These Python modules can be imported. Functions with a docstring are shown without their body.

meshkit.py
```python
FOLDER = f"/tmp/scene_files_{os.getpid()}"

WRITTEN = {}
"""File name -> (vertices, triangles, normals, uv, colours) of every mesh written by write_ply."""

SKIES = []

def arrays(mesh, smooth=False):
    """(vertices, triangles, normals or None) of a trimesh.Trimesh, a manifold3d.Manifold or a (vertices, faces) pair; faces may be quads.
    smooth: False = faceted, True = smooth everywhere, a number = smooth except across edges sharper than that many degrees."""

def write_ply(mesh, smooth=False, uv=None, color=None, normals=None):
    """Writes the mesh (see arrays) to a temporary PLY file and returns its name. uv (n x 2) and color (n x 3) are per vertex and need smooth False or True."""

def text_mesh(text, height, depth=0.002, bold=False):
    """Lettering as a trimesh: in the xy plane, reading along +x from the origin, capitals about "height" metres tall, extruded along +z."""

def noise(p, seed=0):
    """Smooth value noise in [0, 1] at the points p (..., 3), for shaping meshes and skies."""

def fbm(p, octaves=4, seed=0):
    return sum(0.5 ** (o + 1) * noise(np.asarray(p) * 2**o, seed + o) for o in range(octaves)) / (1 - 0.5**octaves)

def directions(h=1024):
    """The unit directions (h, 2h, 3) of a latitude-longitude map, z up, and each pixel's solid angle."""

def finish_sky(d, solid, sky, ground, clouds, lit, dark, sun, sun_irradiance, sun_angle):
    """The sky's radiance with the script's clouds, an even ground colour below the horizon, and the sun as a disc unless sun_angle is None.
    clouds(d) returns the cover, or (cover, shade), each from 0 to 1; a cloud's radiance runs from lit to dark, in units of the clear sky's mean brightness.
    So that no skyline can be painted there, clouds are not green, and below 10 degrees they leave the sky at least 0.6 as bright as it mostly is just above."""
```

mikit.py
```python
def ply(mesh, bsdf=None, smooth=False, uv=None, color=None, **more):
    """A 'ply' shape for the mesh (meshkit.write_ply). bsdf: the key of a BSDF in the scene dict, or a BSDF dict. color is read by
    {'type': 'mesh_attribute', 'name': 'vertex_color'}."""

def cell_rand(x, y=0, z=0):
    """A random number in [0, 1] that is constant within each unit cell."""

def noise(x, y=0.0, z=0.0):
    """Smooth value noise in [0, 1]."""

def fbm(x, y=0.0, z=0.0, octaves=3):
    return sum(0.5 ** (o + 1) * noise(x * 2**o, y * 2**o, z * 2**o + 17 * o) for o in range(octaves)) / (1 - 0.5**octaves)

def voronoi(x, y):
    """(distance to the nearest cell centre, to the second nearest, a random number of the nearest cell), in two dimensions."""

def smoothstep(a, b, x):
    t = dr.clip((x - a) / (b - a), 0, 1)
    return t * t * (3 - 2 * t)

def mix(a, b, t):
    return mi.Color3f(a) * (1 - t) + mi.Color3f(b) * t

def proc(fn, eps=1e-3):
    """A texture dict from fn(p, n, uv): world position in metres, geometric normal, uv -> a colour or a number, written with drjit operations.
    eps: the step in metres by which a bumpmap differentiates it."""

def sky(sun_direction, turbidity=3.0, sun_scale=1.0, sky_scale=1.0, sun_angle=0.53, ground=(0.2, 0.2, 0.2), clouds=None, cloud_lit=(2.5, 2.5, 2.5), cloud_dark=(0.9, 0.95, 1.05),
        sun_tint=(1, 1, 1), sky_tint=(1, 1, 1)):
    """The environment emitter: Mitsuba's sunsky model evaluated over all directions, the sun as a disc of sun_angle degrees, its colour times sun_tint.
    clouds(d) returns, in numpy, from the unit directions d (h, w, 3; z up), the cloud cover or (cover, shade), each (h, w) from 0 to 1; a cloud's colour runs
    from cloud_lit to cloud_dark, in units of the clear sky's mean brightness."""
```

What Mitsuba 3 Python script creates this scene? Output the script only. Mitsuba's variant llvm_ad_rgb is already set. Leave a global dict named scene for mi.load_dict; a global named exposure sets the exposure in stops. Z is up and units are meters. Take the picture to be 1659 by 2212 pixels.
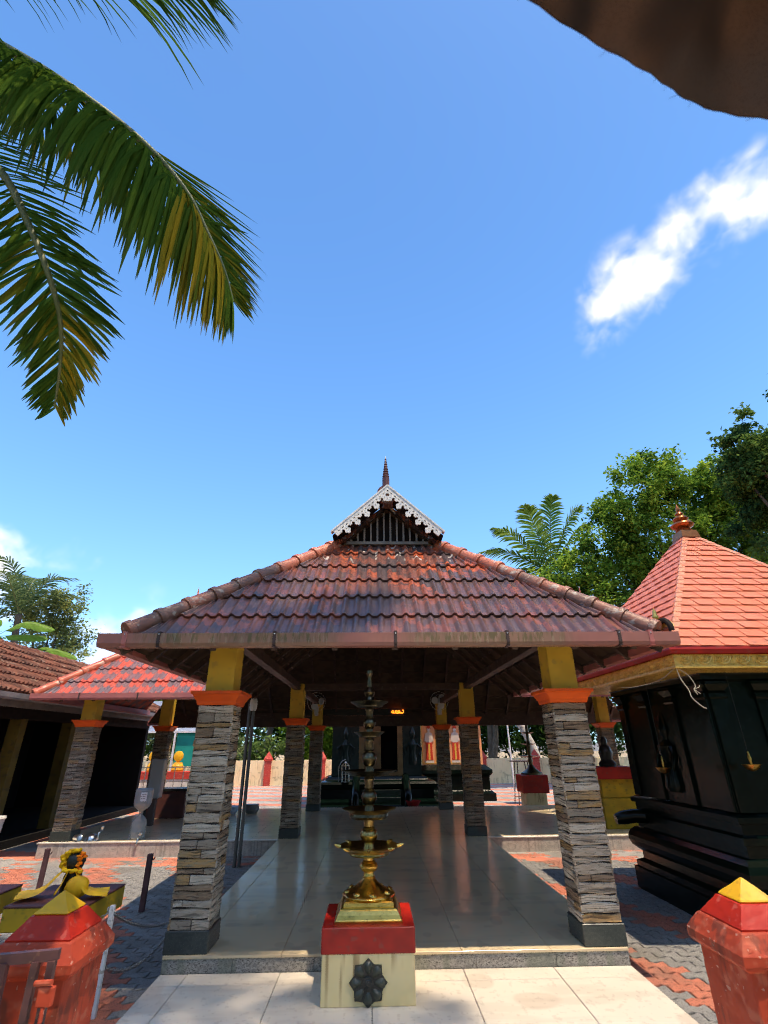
import math, random
import numpy as np
import trimesh
import drjit as dr
import mitsuba as mi
import mikit
import meshkit
from shapely.geometry import Polygon, Point, box as sbox
from shapely import affinity
from mikit import noise, fbm, voronoi, cell_rand, smoothstep, mix

T = mi.ScalarTransform4f
sin, cos, pi = math.sin, math.cos, math.pi
rng = np.random.default_rng(7)
R = random.Random(11)

# ------------------------------------------------------------------ camera, sky, exposure
scene, labels = {'type': 'scene'}, {}
PITCH, YAW, ROLL = .4381, .0264, -.0091
EYE = np.array([-.2121, 0, 1.6])
_f = np.array([sin(YAW) * cos(PITCH), cos(YAW) * cos(PITCH), sin(PITCH)])
_r = np.array([cos(YAW), -sin(YAW), 0.])
_u = np.cross(_r, _f)
UP = -sin(ROLL) * _r + cos(ROLL) * _u
scene['camera'] = {'type': 'thinlens', 'fov': math.degrees(2 * math.atan(829.5 / 1073.2)), 'fov_axis': 'x', 'near_clip': .02, 'far_clip': 400.,
                   'aperture_radius': .0016, 'focus_distance': 6.0,
                   'to_world': T().look_at(origin=EYE.tolist(), target=(EYE + _f).tolist(), up=UP.tolist())}
SUN = (.20, -.27, 1.0)


def clouds(d):
    w = np.stack([meshkit.fbm(d * 14.0 + 11, 3, 21), meshkit.fbm(d * 14.0 + 31, 3, 22), meshkit.fbm(d * 14.0 + 51, 3, 23)], -1) - .5
    e = d + w * .06
    n1 = meshkit.fbm(e * 16.0 + 3, 5, 2)
    n2 = meshkit.fbm(e * 42.0 + 7, 5, 5)
    n = .6 * n1 + .4 * n2

    def blob(c, r, along=None, k=1.0):
        c = np.array(c) / np.linalg.norm(c)
        v = d - c
        if along is not None:
            a = np.array(along, float); a /= np.linalg.norm(a)
            t = (v * a).sum(-1, keepdims=True)
            v = v - a * t * (1 - 1 / k)
        return np.exp(-((v ** 2).sum(-1)) / r ** 2)
    m = 1.0 * blob((.432, .574, .696), .060, (.06, -.055, -.004), 1.3)
    m = np.maximum(m, .95 * blob((.402, .612, .683), .045))
    m = np.maximum(m, 1.05 * blob((.535, .446, .716), .056, (.06, -.045, -.014), 1.7))
    m = np.maximum(m, .85 * blob((.482, .506, .713), .040, (.06, -.05, -.01), 1.7))
    m = np.maximum(m, .50 * blob((.40, .635, .66), .062))
    m = np.maximum(m, .26 * blob((.55, .49, .675), .08, (.06, -.05, -.014), 1.6))
    m = np.maximum(m, 1.4 * blob((-.605, .745, .25), .066))
    m = np.maximum(m, .52 * blob((-.47, .865, .165), .07))
    m = np.maximum(m, .8 * blob((-.42, .885, .2), .028))
    # scattered fair-weather clouds low all round the horizon
    low = np.exp(-((d[..., 2] - .2) / .14) ** 2) * np.clip(1.0 - np.exp(-((d[..., 0] - .05) / .5) ** 2) * (d[..., 1] > 0) * 1.05, 0, 1)
    m = np.maximum(m, .55 * low * (meshkit.fbm(d * 4.0, 3, 9) > .45))
    off = np.degrees(np.arccos(np.clip(d @ _f, -1, 1)))
    m = np.maximum(m, 1.1 * np.clip((meshkit.fbm(e * 3.4 + 17, 4, 31) - .45) * 5.0, 0, 1) * np.clip((off - 44) / 16, 0, 1))  # unseen clouds added outside the view to whiten the fill light
    cover = np.clip((m * 1.0 + (n - .5) * 2.1 * np.clip(m * 2.2, 0, 1) - .28) * 1.1, 0, 1)
    cover = cover ** 1.5
    shade = np.clip((.5 - n1) * 2.2 + .1, 0, 1)
    return cover * .9, shade


scene['sky'] = mikit.sky(SUN, turbidity=2.3, clouds=clouds, cloud_lit=(2.3, 2.1, 1.95), cloud_dark=(1.5, 1.55, 1.6), sky_tint=(.88, 1.11, 1.22), sky_scale=2.1, sun_tint=(1.0, .97, .91))
exposure = 1.8


# ------------------------------------------------------------------ helpers
def key(name):
    if name not in scene and name not in labels and name not in _holders:
        _holders.add(name); return name
    i = 1
    while f'{name}_{i:03d}' in _holders:
        i += 1
    k = f'{name}_{i:03d}'; _holders.add(k); return k


_holders = set()


def thing(name, label, cat, group=None):
    k = key(name)
    labels[k] = {'label': label, 'category': cat}
    if group: labels[k]['group'] = group
    return k


def struct(name, mesh=None, m=None, smooth=False):
    k = key(name); labels[k] = {'kind': 'structure'}
    if mesh is not None: scene[k] = mikit.ply(mesh, m, smooth)
    return k


def part(parent, name, mesh, m, smooth=False, label=None, stuff=False, **kw):
    k = key(f'{parent}__{name}')
    if mesh is not None: scene[k] = mikit.ply(mesh, m, smooth, **kw)
    if label or stuff:
        labels[k] = {}
        if label: labels[k]['label'] = label
        if stuff: labels[k]['kind'] = 'stuff'
    return k


def single(name, mesh, m, label, cat, smooth=False, group=None):
    k = thing(name, label, cat, group)
    scene[k] = mikit.ply(mesh, m, smooth)
    return k


def tm(v, f): return trimesh.Trimesh(np.asarray(v, float), np.asarray(f, int), process=False)


def cat(ms):
    ms = [m for m in ms if m is not None]
    n = 0; V = []; F = []
    for m in ms:
        V.append(np.asarray(m.vertices)); F.append(np.asarray(m.faces) + n); n += len(m.vertices)
    return tm(np.vstack(V), np.vstack(F))


def bx(x0, x1, y0, y1, z0, z1, c=0.0):
    """box with chamfered edges"""
    if c <= 0:
        b = trimesh.creation.box((x1 - x0, y1 - y0, z1 - z0)); b.apply_translation(((x0 + x1) / 2, (y0 + y1) / 2, (z0 + z1) / 2)); return tm(b.vertices, b.faces)
    pts = []
    for sx in (0, 1):
        for sy in (0, 1):
            for sz in (0, 1):
                X = (x0, x1)[sx]; Y = (y0, y1)[sy]; Z = (z0, z1)[sz]
                dx, dy, dz = (c if sx == 0 else -c), (c if sy == 0 else -c), (c if sz == 0 else -c)
                pts += [(X + dx, Y + dy, Z), (X + dx, Y, Z + dz), (X, Y + dy, Z + dz)]
    h = trimesh.convex.convex_hull(np.array(pts)); return tm(h.vertices, h.faces)


def frustum(cx, cy, hx0, hy0, z0, hx1, hy1, z1):
    v = []
    for hx, hy, z in ((hx0, hy0, z0), (hx1, hy1, z1)):
        v += [(cx - hx, cy - hy, z), (cx + hx, cy - hy, z), (cx + hx, cy + hy, z), (cx - hx, cy + hy, z)]
    f = [(0, 2, 1), (0, 3, 2), (4, 5, 6), (4, 6, 7)]
    for i in range(4):
        j = (i + 1) % 4; f += [(i, j, j + 4), (i, j + 4, i + 4)]
    return tm(v, f)


def sqlathe(cx, cy, prof):
    """square 'lathe': list of (half width, z)"""
    v = []
    for h, z in prof: v += [(cx - h, cy - h, z), (cx + h, cy - h, z), (cx + h, cy + h, z), (cx - h, cy + h, z)]
    f = [(0, 2, 1), (0, 3, 2)]
    for k in range(len(prof) - 1):
        for i in range(4):
            j = (i + 1) % 4; a = 4 * k
            f += [(a + i, a + j, a + j + 4), (a + i, a + j + 4, a + i + 4)]
    a = 4 * (len(prof) - 1); f += [(a, a + 1, a + 2), (a, a + 2, a + 3)]
    return tm(v, f)


def rectlathe(x0, x1, y0, y1, prof):
    """rectangular mouldings: (outset, z)"""
    v = []
    for o, z in prof: v += [(x0 - o, y0 - o, z), (x1 + o, y0 - o, z), (x1 + o, y1 + o, z), (x0 - o, y1 + o, z)]
    f = [(0, 2, 1), (0, 3, 2)]
    for k in range(len(prof) - 1):
        for i in range(4):
            j = (i + 1) % 4; a = 4 * k
            f += [(a + i, a + j, a + j + 4), (a + i, a + j + 4, a + i + 4)]
    a = 4 * (len(prof) - 1); f += [(a, a + 1, a + 2), (a, a + 2, a + 3)]
    return tm(v, f)


def lathe(prof, n=24, at=(0, 0, 0), axis=None, scal=None):
    """(r, z) profile; scal(theta, k) optional radius factor"""
    th = np.arange(n) * 2 * pi / n
    V = []
    for k, (r, z) in enumerate(prof):
        rr = r * (scal(th, k) if scal else 1.0)
        V.append(np.stack([rr * np.cos(th), rr * np.sin(th), np.full(n, z)], 1))
    V = np.vstack(V); F = []
    i = np.arange(n); j = (i + 1) % n
    for k in range(len(prof) - 1):
        a, b = k * n, (k + 1) * n
        F.append(np.stack([a + i, a + j, b + j], 1)); F.append(np.stack([a + i, b + j, b + i], 1))
    c0, c1 = len(V), len(V) + 1
    V = np.vstack([V, [[0, 0, prof[0][1]], [0, 0, prof[-1][1]]]])
    a = (len(prof) - 1) * n
    F.append(np.stack([np.full(n, c0), j, i], 1)); F.append(np.stack([np.full(n, c1), a + i, a + j], 1))
    if axis is not None:
        z = np.array(axis, float); z /= np.linalg.norm(z)
        x = np.cross(z, [0, 0, 1] if abs(z[2]) < .9 else [1, 0, 0]); x /= np.linalg.norm(x); y = np.cross(z, x)
        V = V @ np.array([x, y, z])
    return tm(V + np.array(at, float), np.vstack(F))


def tube(pts, r, n=6, cap=True):
    P = np.array(pts, float); m = len(P)
    r = np.broadcast_to(np.asarray(r, float), (m,))
    t = np.gradient(P, axis=0); t /= np.linalg.norm(t, axis=1, keepdims=True) + 1e-12
    ref = np.array([0, 0, 1.]) if abs(t[0, 2]) < .9 else np.array([1., 0, 0])
    th = np.arange(n) * 2 * pi / n; V = []
    x = np.cross(t[0], ref); x /= np.linalg.norm(x)
    for k in range(m):
        x = x - t[k] * (x @ t[k]); x /= np.linalg.norm(x) + 1e-12
        y = np.cross(t[k], x)
        V.append(P[k] + r[k] * (np.cos(th)[:, None] * x + np.sin(th)[:, None] * y))
    V = np.vstack(V); i = np.arange(n); j = (i + 1) % n; F = []
    for k in range(m - 1):
        a, b = k * n, (k + 1) * n
        F.append(np.stack([a + i, a + j, b + j], 1)); F.append(np.stack([a + i, b + j, b + i], 1))
    if cap:
        V = np.vstack([V, P[:1], P[-1:]]); a = (m - 1) * n
        F.append(np.stack([np.full(n, m * n), j, i], 1)); F.append(np.stack([np.full(n, m * n + 1), a + i, a + j], 1))
    return tm(V, np.vstack(F))


def bar(p0, p1, w, h=None):
    """square bar between points"""
    p0, p1 = np.array(p0, float), np.array(p1, float); h = h or w
    t = p1 - p0; t /= np.linalg.norm(t)
    x = np.cross(t, [0, 0, 1] if abs(t[2]) < .95 else [0, 1, 0]); x /= np.linalg.norm(x); y = np.cross(x, t)
    v = []
    for p in (p0, p1):
        for a, b in ((-1, -1), (1, -1), (1, 1), (-1, 1)): v.append(p + x * a * w / 2 + y * b * h / 2)
    f = [(0, 2, 1), (0, 3, 2), (4, 5, 6), (4, 6, 7)]
    for i in range(4):
        j = (i + 1) % 4; f += [(i, j, j + 4), (i, j + 4, i + 4)]
    m = tm(v, f)
    if m.volume < 0: m = tm(v, np.array(f)[:, ::-1])
    return m


def extr(poly, d, M=None):
    """polygon (shapely) extruded by d along local z, then 3x4 basis (origin, ex, ey, ez)"""
    gs = list(getattr(poly, 'geoms', [poly]))
    m = cat([trimesh.creation.extrude_polygon(g, d, engine='earcut') for g in gs if g.area > 1e-7])
    if M is not None:
        o, ex, ey, ez = (np.array(a, float) for a in M)
        V = np.asarray(m.vertices); m = tm(o + V[:, :1] * ex + V[:, 1:2] * ey + V[:, 2:] * ez, m.faces)
        if np.dot(np.cross(ex, ey), ez) < 0: m = tm(m.vertices, np.asarray(m.faces)[:, ::-1])
    return m


def bez(pts, n=20):
    """smooth curve through points (Catmull-Rom)"""
    P = np.array(pts, float); P = np.vstack([2 * P[0] - P[1], P, 2 * P[-1] - P[-2]]); out = []
    S = len(P) - 3
    for q in np.linspace(0, S - 1e-6, n):
        i = int(q); t = q - i; a, b, c, d = P[i:i + 4]
        out.append(.5 * (2 * b + (c - a) * t + (2 * a - 5 * b + 4 * c - d) * t * t + (3 * b - a - 3 * c + d) * t ** 3))
    return np.array(out)


# ------------------------------------------------------------------ materials
def rgb(c): return {'type': 'rgb', 'value': list(map(float, c))} if isinstance(c, (tuple, list)) else c


def pr(col, rough=.6, spec=.5, metal=0.0, bump=None, bs=1.0, **kw):
    b = {'type': 'principled', 'base_color': rgb(col), 'roughness': rough, 'specular': spec, 'metallic': metal, **kw}
    if bump is not None:
        b = {'type': 'bumpmap', 'arbitrary': mikit.proc(bump, .002), 'scale': bs, 'bsdf': b}
    return {'type': 'twosided', 'bsdf': b}


def var(c0, c1, sc=6.0, c2=None, streak=0.0, st_col=(.1, .09, .06), o=4):
    """paint with blotches, fine dirt and optional vertical run-off streaks"""
    def fn(p, n, uv):
        a = smoothstep(.32, .7, fbm(p.x * sc, p.y * sc, p.z * sc, o))
        c = mix(c0, c1, a)
        if c2 is not None:
            c = mix(c, c2, smoothstep(.6, .75, fbm(p.x * sc * 3.1 + 5, p.y * sc * 3.1, p.z * sc * 3.1, 3)) * .8)
        if streak:
            s = smoothstep(.52, .78, noise((p.x + p.y * .7) * 42, (p.y - p.x * .3) * 11, p.z * 1.6)) * smoothstep(.35, .7, noise((p.x + p.y) * 4, 3., p.z * 3))
            c = mix(c, st_col, s * streak)
        return c
    return mikit.proc(fn)


def B(name, d): scene[name] = d; return name


# glazed antique roof tiles of the front pavilion
def tilecol(p, n, uv):
    a, b = dr.floor(p.x / .122 + .25), dr.floor((p.y - 4.6) / .1625)
    r = cell_rand(a, b, 3)
    c = mix((.46, .10, .04), (.19, .07, .05), smoothstep(.1, .48, r))
    c = mix(c, (.085, .06, .06), smoothstep(.62, .8, r))
    bl = fbm(p.x * 22, p.y * 16, p.z * 16, 4)
    c = mix(c, (.055, .045, .045), smoothstep(.46, .68, bl) * .8)
    patina_shade = fbm(p.x * 1.1 + 4, p.y * 1.2, 0., 3) + (p.y - 5.3) * -.34 + dr.abs(p.x - .6) * .34 - .05  # patina, with tree shade put into the colour outside the centre patch
    c = mix(c, (.098, .055, .048), smoothstep(.28, .66, patina_shade) * .70)
    c = mix(c, (.55, .5, .44), smoothstep(.84, .87, noise(p.x * 19, p.y * 16, 1.)) * smoothstep(5.8, 6.1, p.y) * .8)
    return c


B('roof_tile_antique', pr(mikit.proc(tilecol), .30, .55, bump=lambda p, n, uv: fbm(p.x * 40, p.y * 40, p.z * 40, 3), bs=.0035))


def wingcol(p, n, uv):
    a, b = dr.floor(p.x / .122), dr.floor((p.y - 9.98) / .1625)
    h = dr.floor(b * .5); q = a + 2 * (b - 2 * h) + h
    q = q - 4 * dr.floor(q / 4)
    r = cell_rand(a, b, 9)
    dark = dr.select(q < 1.5, .8 + .2 * r, .16 * r)
    c = mix((.56, .085, .045), (.44, .07, .04), noise(p.x * 9, p.y * 9, p.z * 9))
    c = mix(c, (.12, .105, .12), dark * .93)
    return mix(c, (.3, .2, .16), smoothstep(.66, .8, fbm(p.x * 30, p.y * 30, p.z * 30, 3)) * .5)


B('roof_tile_new', pr(mikit.proc(wingcol), .5, .35))
B('ridge_old', pr(var((.34, .12, .07), (.17, .085, .06), 5, (.42, .36, .3)), .5, .5, bump=lambda p, n, uv: fbm(p.x * 30, p.y * 30, p.z * 30, 3), bs=.004))
B('ridge_sunlit', pr(var((.55, .17, .09), (.42, .12, .065), 5, (.45, .33, .27)), .45, .5))
B('ridge_new', pr(var((.6, .14, .06), (.45, .1, .05), 4, (.6, .4, .3)), .3, .5))


def gut(p, n, uv):
    c = mix((.36, .15, .12), (.30, .12, .10), noise(p.x * 3, p.y * 3, p.z * 9))
    st = smoothstep(.30, .5, fbm(p.x * 1.1 + 7, p.y * 1.4, 0., 3)) * smoothstep(2.3, 1.5, p.x) * smoothstep(-2.5, -2.0, p.x)
    run = fbm(p.x * 46, p.y * 46, p.z * 7, 3)
    c = mix(c, (.21, .16, .09), st * .55)
    c = mix(c, (.12, .10, .04), st * smoothstep(.35, .7, run) * .8 * smoothstep(2.415, 2.47, p.z + (run - .5) * .05))
    return mix(c, (.36, .31, .22), smoothstep(.58, .75, fbm(p.x * 70, p.y * 70, p.z * 9, 3)) * st * .35)


B('gutter_paint', pr(mikit.proc(gut), .42, .5))
B('gutter_pink', pr(var((.5, .17, .15), (.42, .14, .13), 3, (.38, .16, .13)), .38, .5))
B('strap_metal', pr((.06, .035, .03), .5, .5))
B('steel_brown', pr(var((.085, .05, .035), (.06, .035, .03), 6, (.1, .07, .05)), .55, .4))
B('underside_shade', pr(var((.085, .055, .035), (.05, .034, .024), 7), .9, .2))  # dark brown of the added roof sheets, shade put into the colour
B('white_trim', pr(var((.78, .77, .73), (.7, .69, .66), 9, (.5, .48, .43)), .55, .4))
B('grey_trim', pr(var((.27, .235, .2), (.2, .175, .15), 9), .6, .3))
B('dark_wood', pr(var((.022, .015, .012), (.014, .01, .009), 8), .8, .2))
B('finial_brown', pr(var((.12, .035, .028), (.08, .025, .022), 14, (.2, .07, .05)), .4, .5))


def stone(base, band, dark):
    def fn(p, n, uv):
        w = fbm(p.x * 5, p.y * 5, p.z * 9, 3)
        g = noise(p.x * 6, p.y * 6, (p.z + w * .06) * 120)
        g2 = fbm(p.x * 16 + 9, p.y * 16, (p.z + w * .04) * 62, 3)
        c = mix(base, band, smoothstep(.3, .75, g2))
        c = mix(c, dark, smoothstep(.52, .8, g) * .85)
        return mix(c, dark, smoothstep(.60, .76, fbm(p.x * 60, p.y * 60, p.z * 90, 3)) * .55)
    return fn


def stonebump(p, n, uv):
    w = fbm(p.x * 5, p.y * 5, p.z * 9, 3)
    return .55 * fbm(p.x * 14, p.y * 14, (p.z + w * .04) * 130, 3) + .45 * fbm(p.x * 45, p.y * 45, p.z * 70, 3)


STONES = []
for i, (a, b, d) in enumerate((((.49, .42, .335), (.37, .30, .225), (.085, .068, .055)), ((.32, .225, .15), (.22, .155, .10), (.07, .048, .036)), ((.63, .56, .455), (.50, .42, .32), (.12, .092, .072)),
                               ((.28, .23, .18), (.35, .29, .22), (.06, .048, .04)), ((.44, .27, .11), (.35, .26, .165), (.09, .063, .042)))):
    STONES.append(B(f'ledge_stone_{i}', pr(mikit.proc(stone(a, b, d)), .85, .25, bump=stonebump, bs=.012)))


def stonemix(p, n, uv):
    w = noise(p.x * 3, p.y * 3, p.z * 2)
    r = cell_rand(dr.floor((p.z + w * .02) / .052), dr.floor(p.x * 4.1 + p.y * 2.7), 5)
    c = mix((.39, .33, .255), (.235, .185, .135), smoothstep(.2, .5, r)); c = mix(c, (.38, .25, .13), smoothstep(.78, .82, r))
    g = noise(p.x * 9, p.y * 9, p.z * 210)
    return mix(c, (.05, .04, .034), smoothstep(.45, .75, g) * .75)


B('ledge_stone_mixed', pr(mikit.proc(stonemix), .85, .25, bump=stonebump, bs=.012))
B('grout_dark', pr((.035, .028, .024), .9, .2))
B('plinth_granite', pr(var((.032, .042, .042), (.045, .055, .052), 60, (.08, .09, .085)), .22, .5))
B('yellow_paint', pr(var((.82, .53, .06), (.74, .47, .05), 4, (.62, .4, .08)), .6, .4))
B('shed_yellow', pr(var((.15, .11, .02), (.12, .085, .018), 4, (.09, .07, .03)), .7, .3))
B('orange_paint', pr(var((.88, .12, .008), (.8, .10, .008), 6), .5, .4))


def floorcol(p, n, uv):
    c = mix((.60, .49, .315), (.55, .44, .28), fbm(p.x * 2.2, p.y * 1.1, 0., 4))
    c = mix(c, (.34, .3, .23), smoothstep(.55, .7, fbm(p.x * 1.2 + p.y * .5, p.y * 6, 0., 4)) * .25)
    return mix(c, (.3, .25, .19), smoothstep(.74, .8, noise(p.x * 7.3, p.y * 5.7, 2.)) * .25)


B('floor_polished', pr(mikit.proc(floorcol), .18, .45, bump=lambda p, n, uv: fbm(p.x * 3, p.y * 3, 0., 2), bs=.004))


def floorsheet(p, n, uv):
    jx, jy = p.x / .715 + .29, p.y / .715 + .05
    e = dr.minimum(dr.abs(jx - dr.round(jx)), dr.abs(jy - dr.round(jy)))
    return mix((.22, .2, .17), floorcol(p, n, uv), smoothstep(.002, .006, e))


B('floor_sheet', pr(mikit.proc(floorsheet), .18, .45))


def pathcol(p, n, uv):
    c = mix((.61, .555, .465), (.56, .505, .42), fbm(p.x * 3, p.y * 1.4, 0., 4))
    c = mix(c, (.45, .39, .31), smoothstep(.5, .72, fbm(p.x * 1.6, p.y * 9, 0., 4)) * .35)
    c = mix(c, (.40, .31, .23), smoothstep(.72, .82, noise(p.x * 3.3 + 4, p.y * 3.1, 5.)) * .35)
    return mix(c, (.3, .24, .18), smoothstep(.62, .8, fbm(p.x * 31, p.y * 27, 8., 3)) * .25)


B('path_tile', pr(mikit.proc(pathcol), .5, .4))


def granite(p, n, uv):
    c = mix((.30, .29, .27), (.2, .19, .18), smoothstep(.35, .65, fbm(p.x * 70, p.y * 70, p.z * 70, 3)))
    c = mix(c, (.08, .075, .07), smoothstep(.62, .72, noise(p.x * 150, p.y * 150, p.z * 150)))
    return mix(c, (.14, .16, .12), smoothstep(.5, .72, noise(p.x * 13, p.y * 13, p.z * 2)) * .5)


B('riser_granite', pr(mikit.proc(granite), .5, .4))
B('riser_light', pr(var((.50, .45, .40), (.40, .36, .32), 22, (.3, .27, .24), .5, (.2, .17, .15)), .5, .4))
B('nosing', pr(var((.66, .62, .55), (.6, .56, .5), 8), .3, .5))


def paver(c0, c1):
    def fn(p, n, uv):
        c = mix(c0, c1, fbm(p.x * 12, p.y * 12, 0., 4))
        c = mix(c, (.13, .115, .095), smoothstep(.5, .75, fbm(p.x * 2.3, p.y * 2.1, 3., 3)) * .45)
        return mix(c, (.07, .06, .05), smoothstep(.62, .75, noise(p.x * 120, p.y * 120, 0.)) * .4)
    return mikit.proc(fn)


B('paver_grey', pr(paver((.24, .235, .225), (.17, .165, .16)), .85, .2, bump=lambda p, n, uv: fbm(p.x * 60, p.y * 60, 0., 3), bs=.006))
B('paver_salmon', pr(paver((.46, .165, .105), (.37, .125, .08)), .85, .2, bump=lambda p, n, uv: fbm(p.x * 60, p.y * 60, 0., 3), bs=.006))


def groundcol(p, n, uv):
    z = dr.abs(p.x / .22 - dr.round(p.x / .22)) * .12
    b = p.x * .25 + p.y * .9 + z * 2
    b = b / 1.3 - dr.floor(b / 1.3)
    c = mix((.26, .25, .24), (.5, .17, .11), dr.select(b < .42, 1.0, 0.0))
    c = mix(c, (.15, .13, .11), smoothstep(.45, .7, fbm(p.x * 1.3, p.y * 1.3, 0., 4)) * .5)
    return mix(c, (.12, .11, .1), smoothstep(.05, .0, dr.abs(p.y / .11 - dr.round(p.y / .11))) * .4)


B('court_paving', pr(mikit.proc(groundcol), .85, .2))
B('soil', pr(var((.26, .205, .14), (.2, .16, .1), 1.2, (.13, .13, .06)), .95, .1))


def fadered(p, n, uv):
    c = mix((.43, .062, .026), (.34, .045, .022), fbm(p.x * 7, p.y * 7, p.z * 7, 4))
    c = mix(c, (.52, .17, .10), smoothstep(.55, .75, fbm(p.x * 17 + 3, p.y * 17, p.z * 17, 3)) * .5)
    c = mix(c, (.14, .04, .025), smoothstep(.56, .75, fbm(p.x * 26, p.y * 26, p.z * 3.5, 4)) * .7)
    c = mix(c, (.60, .42, .32), smoothstep(.84, .88, noise(p.x * 61, p.y * 61, p.z * 57)) * .4)
    return mix(c, (.07, .035, .025), smoothstep(.62, .74, fbm(p.x * 11, p.y * 11, p.z * 5, 4)) * .65)


B('post_red', pr(mikit.proc(fadered), .6, .22, bump=lambda p, n, uv: fbm(p.x * 35, p.y * 35, p.z * 35, 3), bs=.004))
B('tier_red', pr(var((.46, .024, .01), (.38, .02, .01), 9, (.5, .09, .06)), .45, .3))
B('tip_yellow', pr(var((.75, .40, .01), (.7, .36, .01), 9, (.6, .3, .02)), .45, .5))
B('deep_red', pr(var((.36, .014, .008), (.28, .011, .008), 7, (.26, .04, .03)), .42, .4))
B('lotus_petal', pr(var((.055, .062, .045), (.035, .042, .032), 20), .35, .5))
B('cream_paint', pr(var((.74, .62, .33), (.68, .56, .28), 5, None, .75, (.25, .15, .06)), .6, .4))
B('wall_cream', pr(var((.86, .70, .42), (.8, .63, .36), 1.5, (.5, .4, .24), .5, (.3, .22, .14)), .8, .2))
B('wall_white', pr(var((.62, .60, .55), (.55, .52, .47), 2, (.4, .37, .3), .5), .8, .2))
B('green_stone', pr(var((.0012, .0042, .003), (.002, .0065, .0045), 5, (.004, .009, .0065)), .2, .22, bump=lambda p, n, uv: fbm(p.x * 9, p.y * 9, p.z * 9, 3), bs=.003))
B('green_carved', pr(var((.006, .015, .012), (.009, .02, .016), 9), .3, .35))
B('brass', pr(var((.74, .50, .13), (.6, .39, .09), 20, (.36, .24, .07)), .26, .5, 1.0))
B('brass_dark', pr(var((.13, .115, .075), (.085, .075, .05), 16, (.2, .165, .09)), .3, .5, 1.0))
B('brass_mid', pr(var((.4, .3, .11), (.3, .22, .08), 18, (.22, .17, .08)), .26, .5, 1.0))
B('gold_paint', pr(var((.80, .54, .13), (.62, .38, .07), 25, (.34, .2, .05)), .32, .5, .3))
B('copper', pr(var((.48, .16, .05), (.36, .11, .035), 14), .25, .5, .8))


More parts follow.
